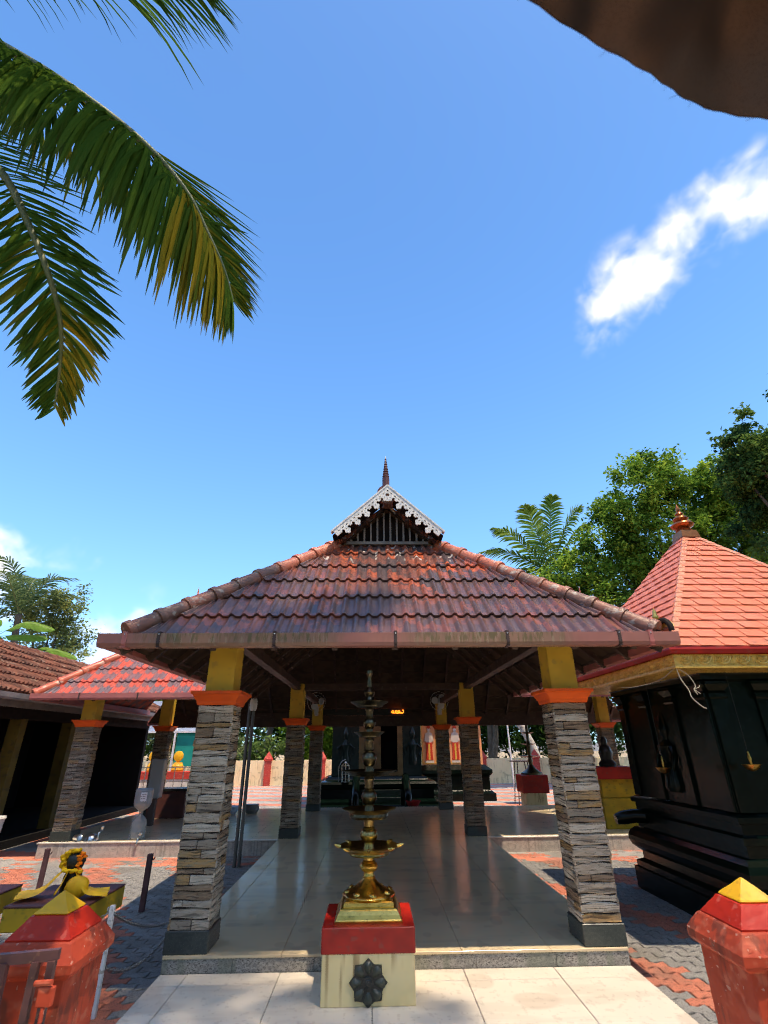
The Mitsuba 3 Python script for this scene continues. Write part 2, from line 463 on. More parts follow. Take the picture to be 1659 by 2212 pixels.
def shing(p, n, uv):
    c = mix((.64, .18, .085), (.58, .155, .075), fbm(p.x * 4, p.y * 4, p.z * 4, 3))
    c = mix(c, (.55, .2, .14), cell_rand(dr.floor(p.x * 4), dr.floor(p.y * 4), dr.floor(p.z * 8)) * .35)
    st = smoothstep(.62, .8, fbm(p.x * 5 + 2, p.y * 5, p.z * 9, 4)) * smoothstep(2.85, 2.5, p.z)
    return mix(c, (.2, .1, .08), st * .7)


B('shingle_metal', pr(mikit.proc(shing), .5, .35))
B('shingle_flash', pr(var((.66, .27, .14), (.62, .22, .12), 6), .35, .5))
B('old_tile', pr(var((.20, .078, .048), (.11, .05, .034), 3, (.26, .17, .12)), .85, .2))
B('grey_metal', pr(var((.22, .2, .19), (.16, .15, .14), 5, (.26, .22, .18)), .5, .4))
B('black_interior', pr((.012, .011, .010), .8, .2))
B('grey_pipe', pr((.13, .125, .115), .5, .3))
B('white_plastic', pr((.74, .72, .68), .4, .5))
B('white_metal', pr(var((.72, .72, .72), (.6, .6, .6), 12, (.35, .28, .22)), .45, .5))
B('purple_metal', pr(var((.10, .05, .055), (.07, .035, .04), 12), .5, .4))
B('gate_metal', pr(var((.10, .045, .045), (.06, .03, .03), 14, (.16, .08, .05)), .5, .4))
B('chain_steel', pr((.5, .5, .48), .35, .5, 1.0))
B('steel', pr((.72, .72, .70), .16, .5, 1.0))
B('altar_yellow', pr(var((.45, .30, .015), (.36, .25, .02), 6, (.2, .17, .03)), .6, .3))
B('altar_top', pr(var((.11, .035, .03), (.08, .03, .03), 7), .6, .4))
B('black_stone', pr(var((.012, .014, .012), (.02, .022, .02), 20), .35, .5))
B('cloth_yellow', pr(var((.78, .46, .01), (.68, .36, .01), 14), .55, .3, sheen=.6))
B('garland_yellow', pr(var((.78, .5, .01), (.7, .4, .01), 40), .8, .2))
B('garland_orange', pr(var((.8, .16, .005), (.75, .25, .01), 40), .8, .2))
B('rope', pr((.55, .5, .4), .9, .1))
B('mural_ground', pr(var((.75, .36, .16), (.7, .3, .13), 3), .7, .3))
B('mural_red', pr((.55, .05, .02), .7, .3))
B('mural_pale', pr((.6, .5, .42), .7, .3))
B('mural_gold', pr((.65, .38, .06), .6, .4))
B('teal_net', pr(var((.02, .28, .22), (.015, .22, .18), 3), .8, .2))
B('sheet_blue', pr(var((.5, .56, .66), (.44, .5, .62), 1), .5, .4))
B('idol_yellow', pr(var((.8, .42, .01), (.7, .33, .01), 8), .5, .4))
B('wall_post_red', pr(var((.48, .045, .03), (.42, .05, .035), 6, (.5, .14, .09)), .6, .4))
B('bark_palm', pr(var((.13, .105, .08), (.085, .07, .052), 6, (.18, .15, .12)), .9, .2))
B('bark_tree', pr(var((.12, .09, .06), (.08, .06, .045), 5), .9, .2))
B('bark_white', pr(var((.55, .5, .44), (.42, .37, .32), 3, (.2, .17, .14)), .85, .2))
B('label_white', pr((.65, .66, .68), .6, .3))
B('led_red', {'type': 'twosided', 'bsdf': {'type': 'diffuse', 'reflectance': rgb((.2, .03, .01))}})
B('door_wood', pr(var((.2, .11, .035), (.14, .075, .025), 6), .4, .5))
B('clear_plastic', {'type': 'blendbsdf', 'weight': .42, 'a': {'type': 'thindielectric', 'int_ior': 1.35}, 'b': pr((.42, .45, .46), .15, .5)})
B('grey_plastic', pr((.30, .31, .32), .2, .5, spec_trans=0.0))
def weave_fold_shade(p, n, uv):
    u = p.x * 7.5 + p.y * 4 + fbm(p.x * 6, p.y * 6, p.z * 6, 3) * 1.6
    s = smoothstep(.02, .38, dr.abs(u - dr.round(u)))  # dark bands put the shade of the folds into the cloth colour
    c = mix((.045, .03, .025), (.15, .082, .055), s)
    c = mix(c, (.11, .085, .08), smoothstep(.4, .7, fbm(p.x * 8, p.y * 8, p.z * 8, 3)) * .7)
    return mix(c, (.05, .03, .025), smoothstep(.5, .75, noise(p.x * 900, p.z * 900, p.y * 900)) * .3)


B('brown_cloth', pr(mikit.proc(weave_fold_shade), .95, .1))


def leafmat(trans=.7, rough=.45):
    return {'type': 'principledthin', 'base_color': {'type': 'mesh_attribute', 'name': 'vertex_color'}, 'roughness': rough, 'diff_trans': trans, 'spec_trans': 0.0, 'eta': 1.4}


B('leaf', leafmat(.75, .3)); B('palm_leaf', leafmat(.95, .4))
# ------------------------------------------------------------------ ground
GZ = -.12
ground = struct('ground', bx(-60, 60, -30, 130, GZ - .5, GZ - .03), 'soil')
struct('courtyard', bx(-9.5, 14, 9.6, 27.0, GZ - .02, GZ), 'court_paving')
_pv = []


def zig(cx, cy, L=.224, W=.112, g=.0035, h=.022):
    o = .018
    a = L / 2 - g; b = W / 2 - g
    ks = np.array([-1, -.34, .34, 1])
    top = [(cx + a * k, cy + b + o * s) for k, s in zip(ks, (-1, 1, -1, 1))]
    bot = [(cx + a * k, cy - b + o * s) for k, s in zip(ks, (-1, 1, -1, 1))]
    ring = bot + top[::-1]; n = len(ring); c = .006
    zt = GZ + R.uniform(-.002, .002); tx, ty = R.uniform(-.006, .006), R.uniform(-.006, .006)
    v = [(x, y, GZ - h) for x, y in ring] + [(x, y, zt - .004) for x, y in ring] + [(cx + (x - cx) * .95, cy + (y - cy) * .92, zt + (x - cx) * tx + (y - cy) * ty) for x, y in ring]
    f = []
    for r in (0, 1):
        for i in range(n):
            j = (i + 1) % n; A, D = r * n, (r + 1) * n
            f += [(A + i, A + j, D + j), (A + i, D + j, D + i)]
    m = len(ks)
    for i in range(m - 1):
        b0, b1 = 2 * n + i, 2 * n + i + 1; t0, t1 = 2 * n + n - 1 - i, 2 * n + n - 2 - i
        f += [(b0, b1, t1), (b0, t1, t0)]
    return tm(v, f)


for x0, x1 in ((-7.0, -1.87), (1.87, 4.6)):
    iy = 0
    y = 3.3
    while y < 10.35:
        x = x0 + (.112 if iy % 2 else 0)
        while x < x1 - .05:
            if x > x0 + .05:
                if x < 0: b = x + .47 * (y - 9.9) + 3.52
                else: b = x + .47 * (y - 5.1) - 2.02
                b += .06 * (iy % 2)
                sal = (b % 1.3) < .46
                _pv.append((x, y, sal))
            x += .224
        y += .112; iy += 1
_pv.sort(key=lambda q: (q[0] < -4.6 or q[0] > 2.9, (q[0] + .2) ** 2 + q[1] ** 2))
pave = struct('paved_yard', cat([bx(-7.0, -1.87, 3.2, 10.4, GZ - .04, GZ - .014), bx(1.87, 4.6, 3.2, 10.4, GZ - .04, GZ - .014)]), 'grout_dark')
for x, y, s in _pv[:300]:
    part(pave, 'paver', zig(x, y), 'paver_salmon' if s else 'paver_grey')
part(pave, 'grey_pavers', cat([zig(x, y) for x, y, s in _pv[300:] if not s]), 'paver_grey', stuff=True)
part(pave, 'salmon_pavers', cat([zig(x, y) for x, y, s in _pv[300:] if s]), 'paver_salmon', stuff=True)

# entrance path, raised slab with large tiles
XJ = [-1.85, -1.635, -.92, -.205, .51, 1.225, 1.85]
path = struct('path', bx(-1.85, 1.85, .2, 5.05, GZ - .03, -.012), 'riser_granite')
yj = [5.046, 4.835] + [4.835 - .715 * k for k in range(1, 7)]
for a in range(len(XJ) - 1):
    for b in range(len(yj) - 1):
        z = R.uniform(-.001, .001)
        part(path, 'tile', bx(XJ[a] + .003, XJ[a + 1] - .003, yj[b + 1] + .003, yj[b] - .003, -.016, z, .002), 'path_tile')

# ------------------------------------------------------------------ stone clad pillars
H0 = .109


def ledge(face, u0, u1, z0, z1, seed):
    """one split-face ledge stone on a face: face=(origin, ex, normal)"""
    o, ex, nn = (np.array(a, float) for a in face)
    nu, nv = max(4, int((u1 - u0) / .042)), 4
    us = np.concatenate([[u0, u0 + .005], np.linspace(u0 + .005, u1 - .005, nu - 1)[1:-1], [u1 - .005, u1]]); vs = np.array([0, .1, .5, .9, 1])
    q = np.random.default_rng(seed)
    ph = q.uniform(0, 6.3, 4); wob_b = .0045 * np.sin(us * 19 + ph[0]) + q.normal(0, .002, nu + 1); wob_t = .0045 * np.sin(us * 23 + ph[1]) + q.normal(0, .002, nu + 1)
    dep = q.uniform(.006, .017); V = []
    for j, v in enumerate(vs):
        for i, u in enumerate(us):
            lo = z0 + .0012 + wob_b[i]; hi = z1 - .0012 + wob_t[i]
            z = lo + (hi - lo) * (v if j in (0, nv) else v + q.normal(0, .03))
            edge = j in (0, nv) or i in (0, nu)
            d = -.004 if edge else dep + q.normal(0, .0025)
            uu = u + (.0008 if i == 0 else -.0008 if i == nu else 0 if i in (1, nu - 1) else q.normal(0, .005))
            V.append(o + ex * uu + nn * d + np.array([0, 0, z]))
    # second ring just inside the edges for steep flanks
    F = []
    for j in range(nv):
        for i in range(nu):
            a = j * (nu + 1) + i; b = a + 1; c = a + nu + 1; d = c + 1
            F += [(a, b, d), (a, d, c)]
    m = tm(V, F)
    if np.dot(m.face_normals.mean(0), nn) < 0: m = tm(V, np.array(F)[:, ::-1])
    return m


def rows(w, z0, z1, seed):
    q = random.Random(seed); z = z0; out = []
    while z < z1 - .02:
        h = q.choice((.04, .05, .056, .064, .072, .085)); h = min(h, z1 - z)
        if z1 - z - h < .03: h = z1 - z
        if q.random() < .72: out.append((0, w, z, z + h))
        else:
            s = w * q.uniform(.25, .75); out += [(0, s, z, z + h), (s, w, z, z + h)]
        z += h
    return out


def pillar(owner, x0, x1, y0, y1, faces, seed, split=True, ztop=2.72, col='orange_paint', name='pillar', label=None):
    k = part(owner, name, bx(x0 + .012, x1 - .012, y0 + .012, y1 - .012, H0 + .14, 1.965), 'grout_dark', label=label)
    w = x1 - x0
    part(k, 'plinth', bx(x0 - .012, x1 + .012, y0 - .012, y1 + .012, H0, H0 + .15, .006), 'plinth_granite')
    cx, cy = (x0 + x1) / 2, (y0 + y1) / 2; h = w / 2
    part(k, 'capital', sqlathe(cx, cy, [(h + .012, 1.955), (h + .02, 1.975), (h + .022, 1.99), (h + .042, 2.02), (h + .055, 2.045), (h + .072, 2.052), (h + .072, 2.078)]), col)
    part(k, 'upper_shaft', bx(cx - .133, cx + .133, cy - .133, cy + .133, 2.076, ztop, .004), 'yellow_paint')
    F = dict(front=((x0, y0 + .012, 0), (1, 0, 0), (0, -1, 0)), right=((x1 - .012, y0, 0), (0, 1, 0), (1, 0, 0)), left=((x0 + .012, y0, 0), (0, 1, 0), (-1, 0, 0)), back=((x0, y1 - .012, 0), (1, 0, 0), (0, 1, 0)))
    pile = []
    for fi, (fn, ind) in enumerate(faces):
        for i, (a, b, c, d) in enumerate(rows(w, H0 + .15, 1.955, seed * 10 + fi)):
            m = ledge(F[fn], a, b, c, d, seed * 1000 + fi * 200 + i)
            if split and ind:
                r = R.random()
                part(k, 'stone', m, STONES[0 if r < .3 else 1 if r < .46 else 2 if r < .68 else 3 if r < .87 else 4], 25)
            else: pile.append(m)
    if pile: part(k, 'stonework', cat(pile), 'ledge_stone_mixed', 25, stuff=True)
    return k


# ------------------------------------------------------------------ roof tiles
def tiles(O, ux, us, nn, rows_, e, lim, tw=.244, wave=.122, amp=.027, seg=8, shift=0.0, jit=.003, lift=0.0):
    """yield roof tiles; lim(d) -> (xmin, xmax) along the eave at slope distance d"""
    O, ux, us, nn = (np.array(a, float) for a in (O, ux, us, nn))
    for k in range(rows_):
        s0, s1 = k * e - .035, (k + 1) * e + .05
        a0, a1 = lim(max(k * e, 0)); b0, b1 = lim((k + 1) * e)
        lo, hi = min(a0, b0), max(a1, b1)
        i = math.floor((lo - shift) / tw)
        while shift + i * tw < hi:
            x0 = shift + i * tw; i += 1
            t = np.linspace(0, 1, int(round(tw / wave)) * seg + 1)
            x = x0 + t * tw
            ph = (x - shift) / wave
            h = amp * np.clip(np.cos(2 * pi * ph) * 1.05 + .12, 0, 1.2) ** .8
            dz = R.uniform(-jit, jit); sk = R.uniform(-.004, .004)
            V = []
            for s, base in ((s0, .036 + lift), (s0, .018), (s1, .006), (s1, -.008)):
                l0, l1 = lim(s)
                xx = np.clip(x, l0, l1)
                z = base + dz * (s == s0) + h
                for q, zz in zip(xx, z): V.append(O + ux * q + us * (s + sk * (s == s0)) + nn * zz)
            V = np.array(V); m = len(x)
            if np.ptp(np.clip(x, *lim(s0))) < .012 and np.ptp(np.clip(x, *lim(s1))) < .012: continue
            F = []
            for p in range(m - 1):
                a, b = p, p + 1
                F += [(a, b, b + 2 * m), (a, b + 2 * m, a + 2 * m)]          # top
                F += [(a + m, b + m, b), (a + m, b, a)]                       # lip
                F += [(a + m, a + 3 * m, b + 3 * m), (a + m, b + 3 * m, b + m)]  # underside
            mesh = tm(V, F)
            if np.dot(np.cross(ux, us), nn) < 0: mesh = tm(V, np.array(F)[:, ::-1])
            yield k, mesh


SL = math.atan(.87); CS, SN = cos(SL), sin(SL); EX = .325 / CS
EZ = 2.47                                            # height of the eave line
front = thing('front_pavilion', 'open pavilion in the middle with weathered tiled hip roof, white gable trim and stone-clad pillars', 'pavilion')


def hipcaps(owner, p0, p1, n, name, mats, r=.088):
    p0, p1 = np.array(p0, float), np.array(p1, float); d = p1 - p0; L = np.linalg.norm(d); d /= L; st = L / n
    for i in range(n):
        a = p0 + d * i * st
        j = np.array([R.uniform(-.004, .004), 0, R.uniform(-.004, .004)])
        prof = [(r * .9, -.02), (r * 1.13, -.018), (r * 1.16, .012), (r * 1.13, .04), (r * 1.0, .048), (r * .96, st * .5), (r * .9, st + .03)]
        part(owner, name, lathe(prof, 14, a + j, d), mats(i), 40)


# front hip face of the front pavilion
rf = part(front, 'roof', None, None)
for k, m in tiles((0, 4.6, EZ), (1, 0, 0), (0, CS, SN), (0, -SN, CS), 6, EX, lambda d: (-2.5 + d * CS, 2.5 - d * CS), shift=-2.562):
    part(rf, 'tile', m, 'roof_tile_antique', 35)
# long side slopes
for s in (-1, 1):
    ux, us, nn, O = (0, 1, 0), (-s * CS, 0, SN), (s * SN, 0, CS), (s * 2.5, 0, EZ)
    lim = lambda d: ((4.6 + max(d, 0) * CS) if d * CS < 1.83 else 6.34, 9.98 + d * CS)
    ms = [m for k, m in tiles(O, ux, us, nn, 8, .325 * 2.5 / 2.6 / CS, lim)]
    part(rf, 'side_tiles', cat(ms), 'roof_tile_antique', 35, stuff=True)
bright = lambda i: 'ridge_sunlit' if i >= 6 else 'ridge_old'  # upper hip caps lighter, sunlight on them put into the colour
for s in (-1, 1):
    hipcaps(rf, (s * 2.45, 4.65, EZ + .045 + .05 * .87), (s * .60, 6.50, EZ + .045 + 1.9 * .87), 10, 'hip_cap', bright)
hipcaps(rf, (0, 6.15, EZ + 2.5 * .87 + .06), (0, 12.3, EZ + 2.5 * .87 + .06), 18, 'ridge_cap', lambda i: 'ridge_old')
# dark sheets added under the tiles to dim the roof seen from below
def shade_sheet(owner, O, ux, us, nn, lim, d1):
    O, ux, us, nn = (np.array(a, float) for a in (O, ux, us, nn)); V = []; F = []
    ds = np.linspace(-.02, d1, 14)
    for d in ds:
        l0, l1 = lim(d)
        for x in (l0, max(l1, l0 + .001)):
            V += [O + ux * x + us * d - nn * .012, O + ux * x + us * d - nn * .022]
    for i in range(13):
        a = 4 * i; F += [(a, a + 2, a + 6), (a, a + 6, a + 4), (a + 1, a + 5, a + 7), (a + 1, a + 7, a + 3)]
    part(owner, 'shade_sheet', tm(V, F), 'underside_shade')


shade_sheet(rf, (0, 4.6, EZ), (1, 0, 0), (0, CS, SN), (0, -SN, CS), lambda d: (-2.5 + d * CS, 2.5 - d * CS), 1.9 / CS)
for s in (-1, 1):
    shade_sheet(rf, (s * 2.5, 0, EZ), (0, 1, 0), (-s * CS, 0, SN), (s * SN, 0, CS), lambda d: ((4.6 + d * CS) if d * CS < 1.83 else 6.34, 9.98 + d * CS), 2.49 / CS)
# gablet: carved barge boards, louvre, dark wall, finial
gx, ya, za = .735, 6.12, 4.86                       # half width, plane of the boards, apex height
tipz = za - gx * .925
gab = part(front, 'gable', extr(Polygon([(-.62, 4.06), (.62, 4.06), (.62, 4.13), (0, 4.70), (-.62, 4.13)]), .03, ((0, 6.47, 0), (1, 0, 0), (0, 0, 1), (0, 1, 0))), 'dark_wood')
part(gab, 'soffit', cat([extr(Polygon([(0, za - .05), (s * gx, tipz - .05), (s * gx, tipz - .07), (0, za - .07)]), .36, ((0, 6.125, 0), (1, 0, 0), (0, 0, 1), (0, 1, 0))) for s in (-1, 1)]), 'dark_wood')


def barge(s):
    L = math.hypot(gx, za - tipz); w = .098
    P = sbox(0, 0, L, w)
    n = 5
    for i in range(n):
        c = .075 + (i + .42) * (L - .13) / n
        for dx, dy, r in ((0, -.052, .022), (-.024, -.030, .021), (.024, -.030, .021), (0, -.012, .03), (.013, -.062, .010)):
            P = P.union(Point(c + dx, dy).buffer(r, 6))
        P = P.difference(Point(c, -.004).buffer(.0075, 5))
        P = P.difference(Point(c + .05, .004).buffer(.018, 6))
        P = P.difference(Point(c - .05, .004).buffer(.018, 6))
    for i in range(14):
        c = .035 + i * (L - .05) / 14
        P = P.difference(sbox(c, .040, c + .030, .054))
        if i % 2: P = P.difference(Point(c - .02, .02).buffer(.004, 4))
    o = np.array([0, ya, za]); ex = np.array([s * gx, 0, tipz - za]) / L
    ey = np.array([s * (za - tipz), 0, gx]) / L
    cut = Polygon([(0, -w), (0, w * 1.2), (L * 1.01, w * 1.2), (L * 1.01, -w)])
    # mitre at the apex
    P = P.intersection(Polygon([(0, w), (w * .92, 0), (w * .92 + .09 * .92, -.09), (L + .1, -.2), (L + .1, w)]))
    return extr(P, .022, (o - ey * w, ex, ey, (0, -1, 0)))


for s in (-1, 1):
    part(gab, 'barge_board', barge(s), 'white_trim', label='white fretwork barge board along the gable edge')
    L = math.hypot(gx, za - tipz); ex = np.array([s * gx, 0, tipz - za]) / L
    part(gab, 'verge', bar(np.array([0, ya + .02, za + .012]), np.array([s * gx, ya + .02, tipz + .012]) + ex * .03, .10, .02), 'white_trim')
for i in range(12):
    x = -.50 + i * .0905
    ht = .52 - abs(x) * .93
    part(gab, 'louvre_bar', bx(x - .012, x + .012, 6.385, 6.42, 4.14, 4.12 + ht), 'grey_trim')
part(gab, 'louvre_sill', bx(-.60, .60, 6.375, 6.425, 4.10, 4.14), 'grey_trim')
for s in (-1, 1):
    part(gab, 'louvre_rake', bar((0, 6.40, 4.64), (s * .585, 6.40, 4.135), .03, .03), 'grey_trim')


def finial(owner, x, y, z, h=.47, mat='finial_brown', tip='white_trim', k=1.0):
    f = part(owner, 'finial', lathe([(.058 * k, z), (.062 * k, z + .03), (.05 * k, z + .04), (.05 * k, z + .16 * h / .47), (.036 * k, z + .175 * h / .47)], 12, (x, y, 0)), mat, 30)
    pr_ = []
    z0, z1 = z + .17 * h / .47, z + h * .93
    for i in range(8):
        t = i / 8; r = (.036 * (1 - t) + .008) * k; a = z0 + (z1 - z0) * t; b = (z1 - z0) / 8
        pr_ += [(r * .86, a), (r * 1.12, a + b * .3), (r * 1.08, a + b * .6), (r * .8, a + b * .8)]
    part(owner, 'finial_spike', lathe(pr_, 12, (x, y, 0)), mat, 30)
    part(owner, 'finial_tip', lathe([(.008 * k, z1 - .01), (.009 * k, z1 + .01), (.002, z + h)], 8, (x, y, 0)), tip, True)
    return f


finial(gab, -.02, 6.16, 4.82, .56)
part(gab, 'finial_base', lathe([(.10, 0), (.125, .01), (.125, .14), (.1, .15)], 16, (-.02, 6.14, 4.775), (0, 1, 0)), 'finial_brown', 40)


# gutters
def gutter_prof(): return Polygon([(0, .115), (0, .03), (.014, 0), (.115, 0), (.115, .115), (.103, .115), (.103, .05), (.012, .05), (.012, .115)])


gt = part(front, 'gutter', extr(gutter_prof(), 5.215, ((-2.635, 4.50, 2.40), (0, 1, 0), (0, 0, 1), (1, 0, 0))), 'gutter_paint', label='brown front eave gutter stained with moss')
for s in (-1, 1):
    o = (-2.635 if s < 0 else 2.58, 4.62, 2.40)
    part(front, 'side_gutter', extr(gutter_prof(), 5.3, (o, (-s, 0, 0), (0, 0, 1), (0, 1, 0))), 'gutter_pink')
for x in (-2.40, -2.10, -1.08, 0.0, 1.01, 2.03, 2.32):
    wd = .014 if abs(x) < 2.2 else .02
    part(gt, 'strap', cat([bx(x - wd, x + wd, 4.494, 4.499, 2.425, 2.525), bx(x - wd, x + wd, 4.494, 4.62, 2.392, 2.398), bar((x, 4.4965, 2.425), (x, 4.513, 2.395), wd * 2, .004), bx(x - wd, x + wd, 4.494, 4.66, 2.525, 2.53)]), 'strap_metal' if abs(x) < 2.2 else 'gutter_pink')
    part(gt, 'rivet', lathe([(.006, 0), (.006, .004), (.002, .006)], 8, (x, 4.494, 2.505), (0, -1, 0)), 'steel')
# timbers under the roof
for s in (-1, 1):
    part(front, 'hip_rafter', bar((s * 2.47, 4.63, EZ - .075), (s * .62, 6.48, EZ + 1.85 * .87 - .075), .06, .10), 'steel_brown')
    for i in range(9):
        y = 5.3 + i * .6
        d = 1.86 if y < 6.4 else 2.5
        top = min(d, y - 4.6) if y < 6.4 else 2.48
        part(front, 'side_rafter', bar((s * 2.5, y, EZ - .06), (s * (2.5 - top), y, EZ + top * .87 - .06), .05, .08), 'steel_brown')
    for k in range(8):
        d = .04 + k * .325 * 2.5 / 2.6
        y0 = 4.66 + d if d < 1.8 else 6.2
        part(front, 'side_batten', bar((s * (2.5 - d), y0, EZ + d * .87 - .015), (s * (2.5 - d), 9.9 + d, EZ + d * .87 - .015), .05, .03), 'steel_brown')
for i in range(-4, 5):
    x = i * .55; top = min(1.86, 2.5 - abs(x))
    part(front, 'rafter', bar((x, 4.6, EZ - .06), (x, 4.6 + top, EZ + top * .87 - .06), .05, .08), 'steel_brown')
for k in range(6):
    d = .04 + k * .325
    part(front, 'batten', bar((-2.45 + d, 4.6 + d, EZ + d * .87 - .015), (2.45 - d, 4.6 + d, EZ + d * .87 - .015), .05, .03), 'steel_brown')
part(front, 'brace', bar((-1.55, 5.5, 2.62), (-.5, 6.4, 3.3), .04), 'grey_trim')
part(front, 'brace', bar((1.55, 5.5, 2.62), (.75, 6.3, 3.2), .04), 'grey_trim')
for s in (-1, 1):
    part(front, 'wall_plate', bx(s * 1.69 - .06, s * 1.69 + .06, 5.42, 14.3, 2.60, 2.72), 'steel_brown')
part(front, 'wall_plate', bx(-1.55, 1.55, 5.18, 5.30, 2.60, 2.72), 'steel_brown')
part(front, 'tie_beam', bx(-1.75, 1.75, 10.52, 10.64, 2.6, 2.72), 'steel_brown')

# floor
fl = part(front, 'floor', bx(-1.838, 1.838, 5.062, 10.4, GZ - .1, H0 - .014), 'riser_granite')
yj = [5.042] + [5.05 + .715 * k for k in range(1, 8)] + [10.4]
xj = [-1.85] + XJ[1:-1] + [1.85]
for a in range(len(xj) - 1):
    for b in range(len(yj) - 1):
        g = .0018
        part(fl, 'tile', bx(xj[a] + g, xj[a + 1] - g, yj[b] + g, yj[b + 1] - g, H0 - .018, H0 + R.uniform(-.0006, .0006), .0015), 'floor_polished')
xs = [-1.85, -1.30, -.66, -.02, .62, 1.26, 1.85]
for a in range(6):
    part(fl, 'riser_slab', bx(xs[a] + .002, xs[a + 1] - .002, 5.052, 5.064, -.001, H0 - .019, .001), 'riser_granite')
for s in (-1, 1):
    part(fl, 'side_slab', bx(s * 1.844 - .006, s * 1.844 + .006, 5.066, 10.4, GZ - .05, H0 - .019), 'riser_granite')

pillar(front, -1.85, -1.522, 5.08, 5.408, (('front', 1), ('right', 1), ('left', 0), ('back', 0)), 3, label='left front pillar faced with ledge stone')
pillar(front, 1.522, 1.85, 5.08, 5.408, (('front', 1), ('left', 1), ('right', 0), ('back', 0)), 4, label='right front pillar faced with ledge stone')
pillar(front, -1.85, -1.522, 10.45, 10.778, (('front', 0), ('right', 0), ('left', 0)), 5)
pillar(front, 1.522, 1.85, 10.45, 10.778, (('front', 0), ('left', 0), ('right', 0)), 6)

# ------------------------------------------------------------------ transverse hall behind, with its two wings
hall = thing('cross_hall', 'open hall crossing behind the front pavilion, its left wing under red and slate tiles', 'hall')
XL, XR, YF, YB = -6.5, 7.05, 9.98, 15.02
hr = part(hall, 'roof', None, None)
limL = lambda d: (XL + d * CS, -2.52 + d * CS)
for k, m in tiles((0, YF, EZ), (1, 0, 0), (0, CS, SN), (0, -SN, CS), 7, EX, limL):
    part(hr, 'tile', m, 'roof_tile_new', 35)
ms = [m for k, m in tiles((0, YF, EZ), (1, 0, 0), (0, CS, SN), (0, -SN, CS), 7, EX, lambda d: (2.52 - d * CS, XR - d * CS))]
part(hr, 'right_wing_tiles', cat(ms), 'roof_tile_new', 35, stuff=True)
ms = [m for k, m in tiles((0, YB + .3, EZ - .26), (-1, 0, 0), (0, -CS, SN), (0, SN, CS), 8, EX, lambda d: (-XR + d * CS, -XL - d * CS))]
part(hr, 'rear_tiles', cat(ms), 'roof_tile_new', 35, stuff=True)
for s, X in ((-1, XL), (1, XR)):
    ms = [m for k, m in tiles((X, 0, EZ), (0, s * 1.0, 0), (-s * CS, 0, SN), (s * SN, 0, CS), 6, EX, (lambda d: (YF + d * CS, YB - d * CS)) if s > 0 else (lambda d: (-YB + d * CS, -YF - d * CS)))]
    part(hr, 'end_tiles', cat(ms), 'roof_tile_new', 35, stuff=True)
    t = 1.8
    hipcaps(hr, (X, YF, EZ + .045), (X - s * t, YF + t, EZ + .045 + t * .87), 7, 'hip_cap', lambda i: 'ridge_new')
    # small gablet with finial at the wing end
    xg = X - s * 1.82
    g = part(hall, 'gable', extr(Polygon([(-.7, 4.0), (.7, 4.0), (0, 4.72)]), .04, ((xg, 12.5, 0), (0, 1, 0), (0, 0, 1), (1, 0, 0))), 'dark_wood')
    finial(g, xg - s * .02, 12.5, 4.70, .62, 'ridge_new', 'white_trim', .95)
shade_sheet(hr, (0, YF, EZ), (1, 0, 0), (0, CS, SN), (0, -SN, CS), limL, 2.5 / CS)
shade_sheet(hr, (0, YF, EZ), (1, 0, 0), (0, CS, SN), (0, -SN, CS), lambda d: (2.52 - d * CS, XR - d * CS), 2.5 / CS)
shade_sheet(hr, (0, YB + .3, EZ - .26), (-1, 0, 0), (0, -CS, SN), (0, SN, CS), lambda d: (-XR + d * CS, -XL - d * CS), 2.8 / CS)
hipcaps(hr, (XL + 1.8, 12.5, EZ + 2.52 * .87 + .06), (XR - 1.8, 12.5, EZ + 2.52 * .87 + .06), 26, 'ridge_cap', lambda i: 'ridge_new')
part(hall, 'gutter', extr(gutter_prof(), 4.0, ((XL - .02, YF - .10, 2.40), (0, 1, 0), (0, 0, 1), (1, 0, 0))), 'gutter_pink')
part(hall, 'gutter', extr(gutter_prof(), 4.4, ((2.64, YF - .10, 2.40), (0, 1, 0), (0, 0, 1), (1, 0, 0))), 'gutter_pink')
part(hall, 'end_gutter', extr(gutter_prof(), 5.1, ((XL - .02, YF + .02, 2.40), (1, 0, 0), (0, 0, 1), (0, 1, 0))), 'gutter_pink')
for x in (-5.62, -4.55, -3.5):
    part(hall, 'gutter_strap', bx(x - .012, x + .012, YF - .106, YF - .101, 2.40, 2.52), 'strap_metal')
part(hall, 'rear_beam', bx(XL + .5, XR - .5, 15.04, 15.16, 2.07, 2.52), 'steel_brown')
part(hall, 'rear_gutter', bx(XL, XR, 15.3, 15.42, 2.14, 2.26), 'gutter_pink')
for i in range(22):
    x = XL + .5 + i * .6
    if abs(x) > 2.3: part(hall, 'rafter', bar((x, YF, EZ - .06), (x, YF + min(2.5, x - XL, XR - x), EZ + min(2.5, x - XL, XR - x) * .87 - .06), .05, .08), 'steel_brown')
    part(hall, 'rear_rafter', bar((x, YB + .3, EZ - .32), (x, YB + .3 - min(2.5, x - XL, XR - x), EZ - .32 + min(2.5, x - XL, XR - x) * .87), .05, .08), 'steel_brown')
for k in range(8):
    d = .04 + k * .325
    part(hall, 'rear_batten', bar((XL + .1 + d, YB + .3 - d, EZ - .275 + d * .87), (XR - .1 - d, YB + .3 - d, EZ - .275 + d * .87), .05, .03), 'steel_brown')
hf = part(hall, 'floor', cat([bx(-5.98, -1.853, 10.37, 15.2, GZ - .1, H0), bx(1.853, 6.5, 10.37, 15.2, GZ - .1, H0), bx(-1.853, 1.853, 10.402, 15.2, GZ - .1, H0)]), 'floor_sheet')
x = -5.98
while x < -1.9:
    w = min(.46, -1.855 - x); part(hf, 'riser_slab', bx(x + .002, x + w - .002, 10.355, 10.368, GZ, H0 - .02, .001), 'riser_light'); x += w
x = 1.86
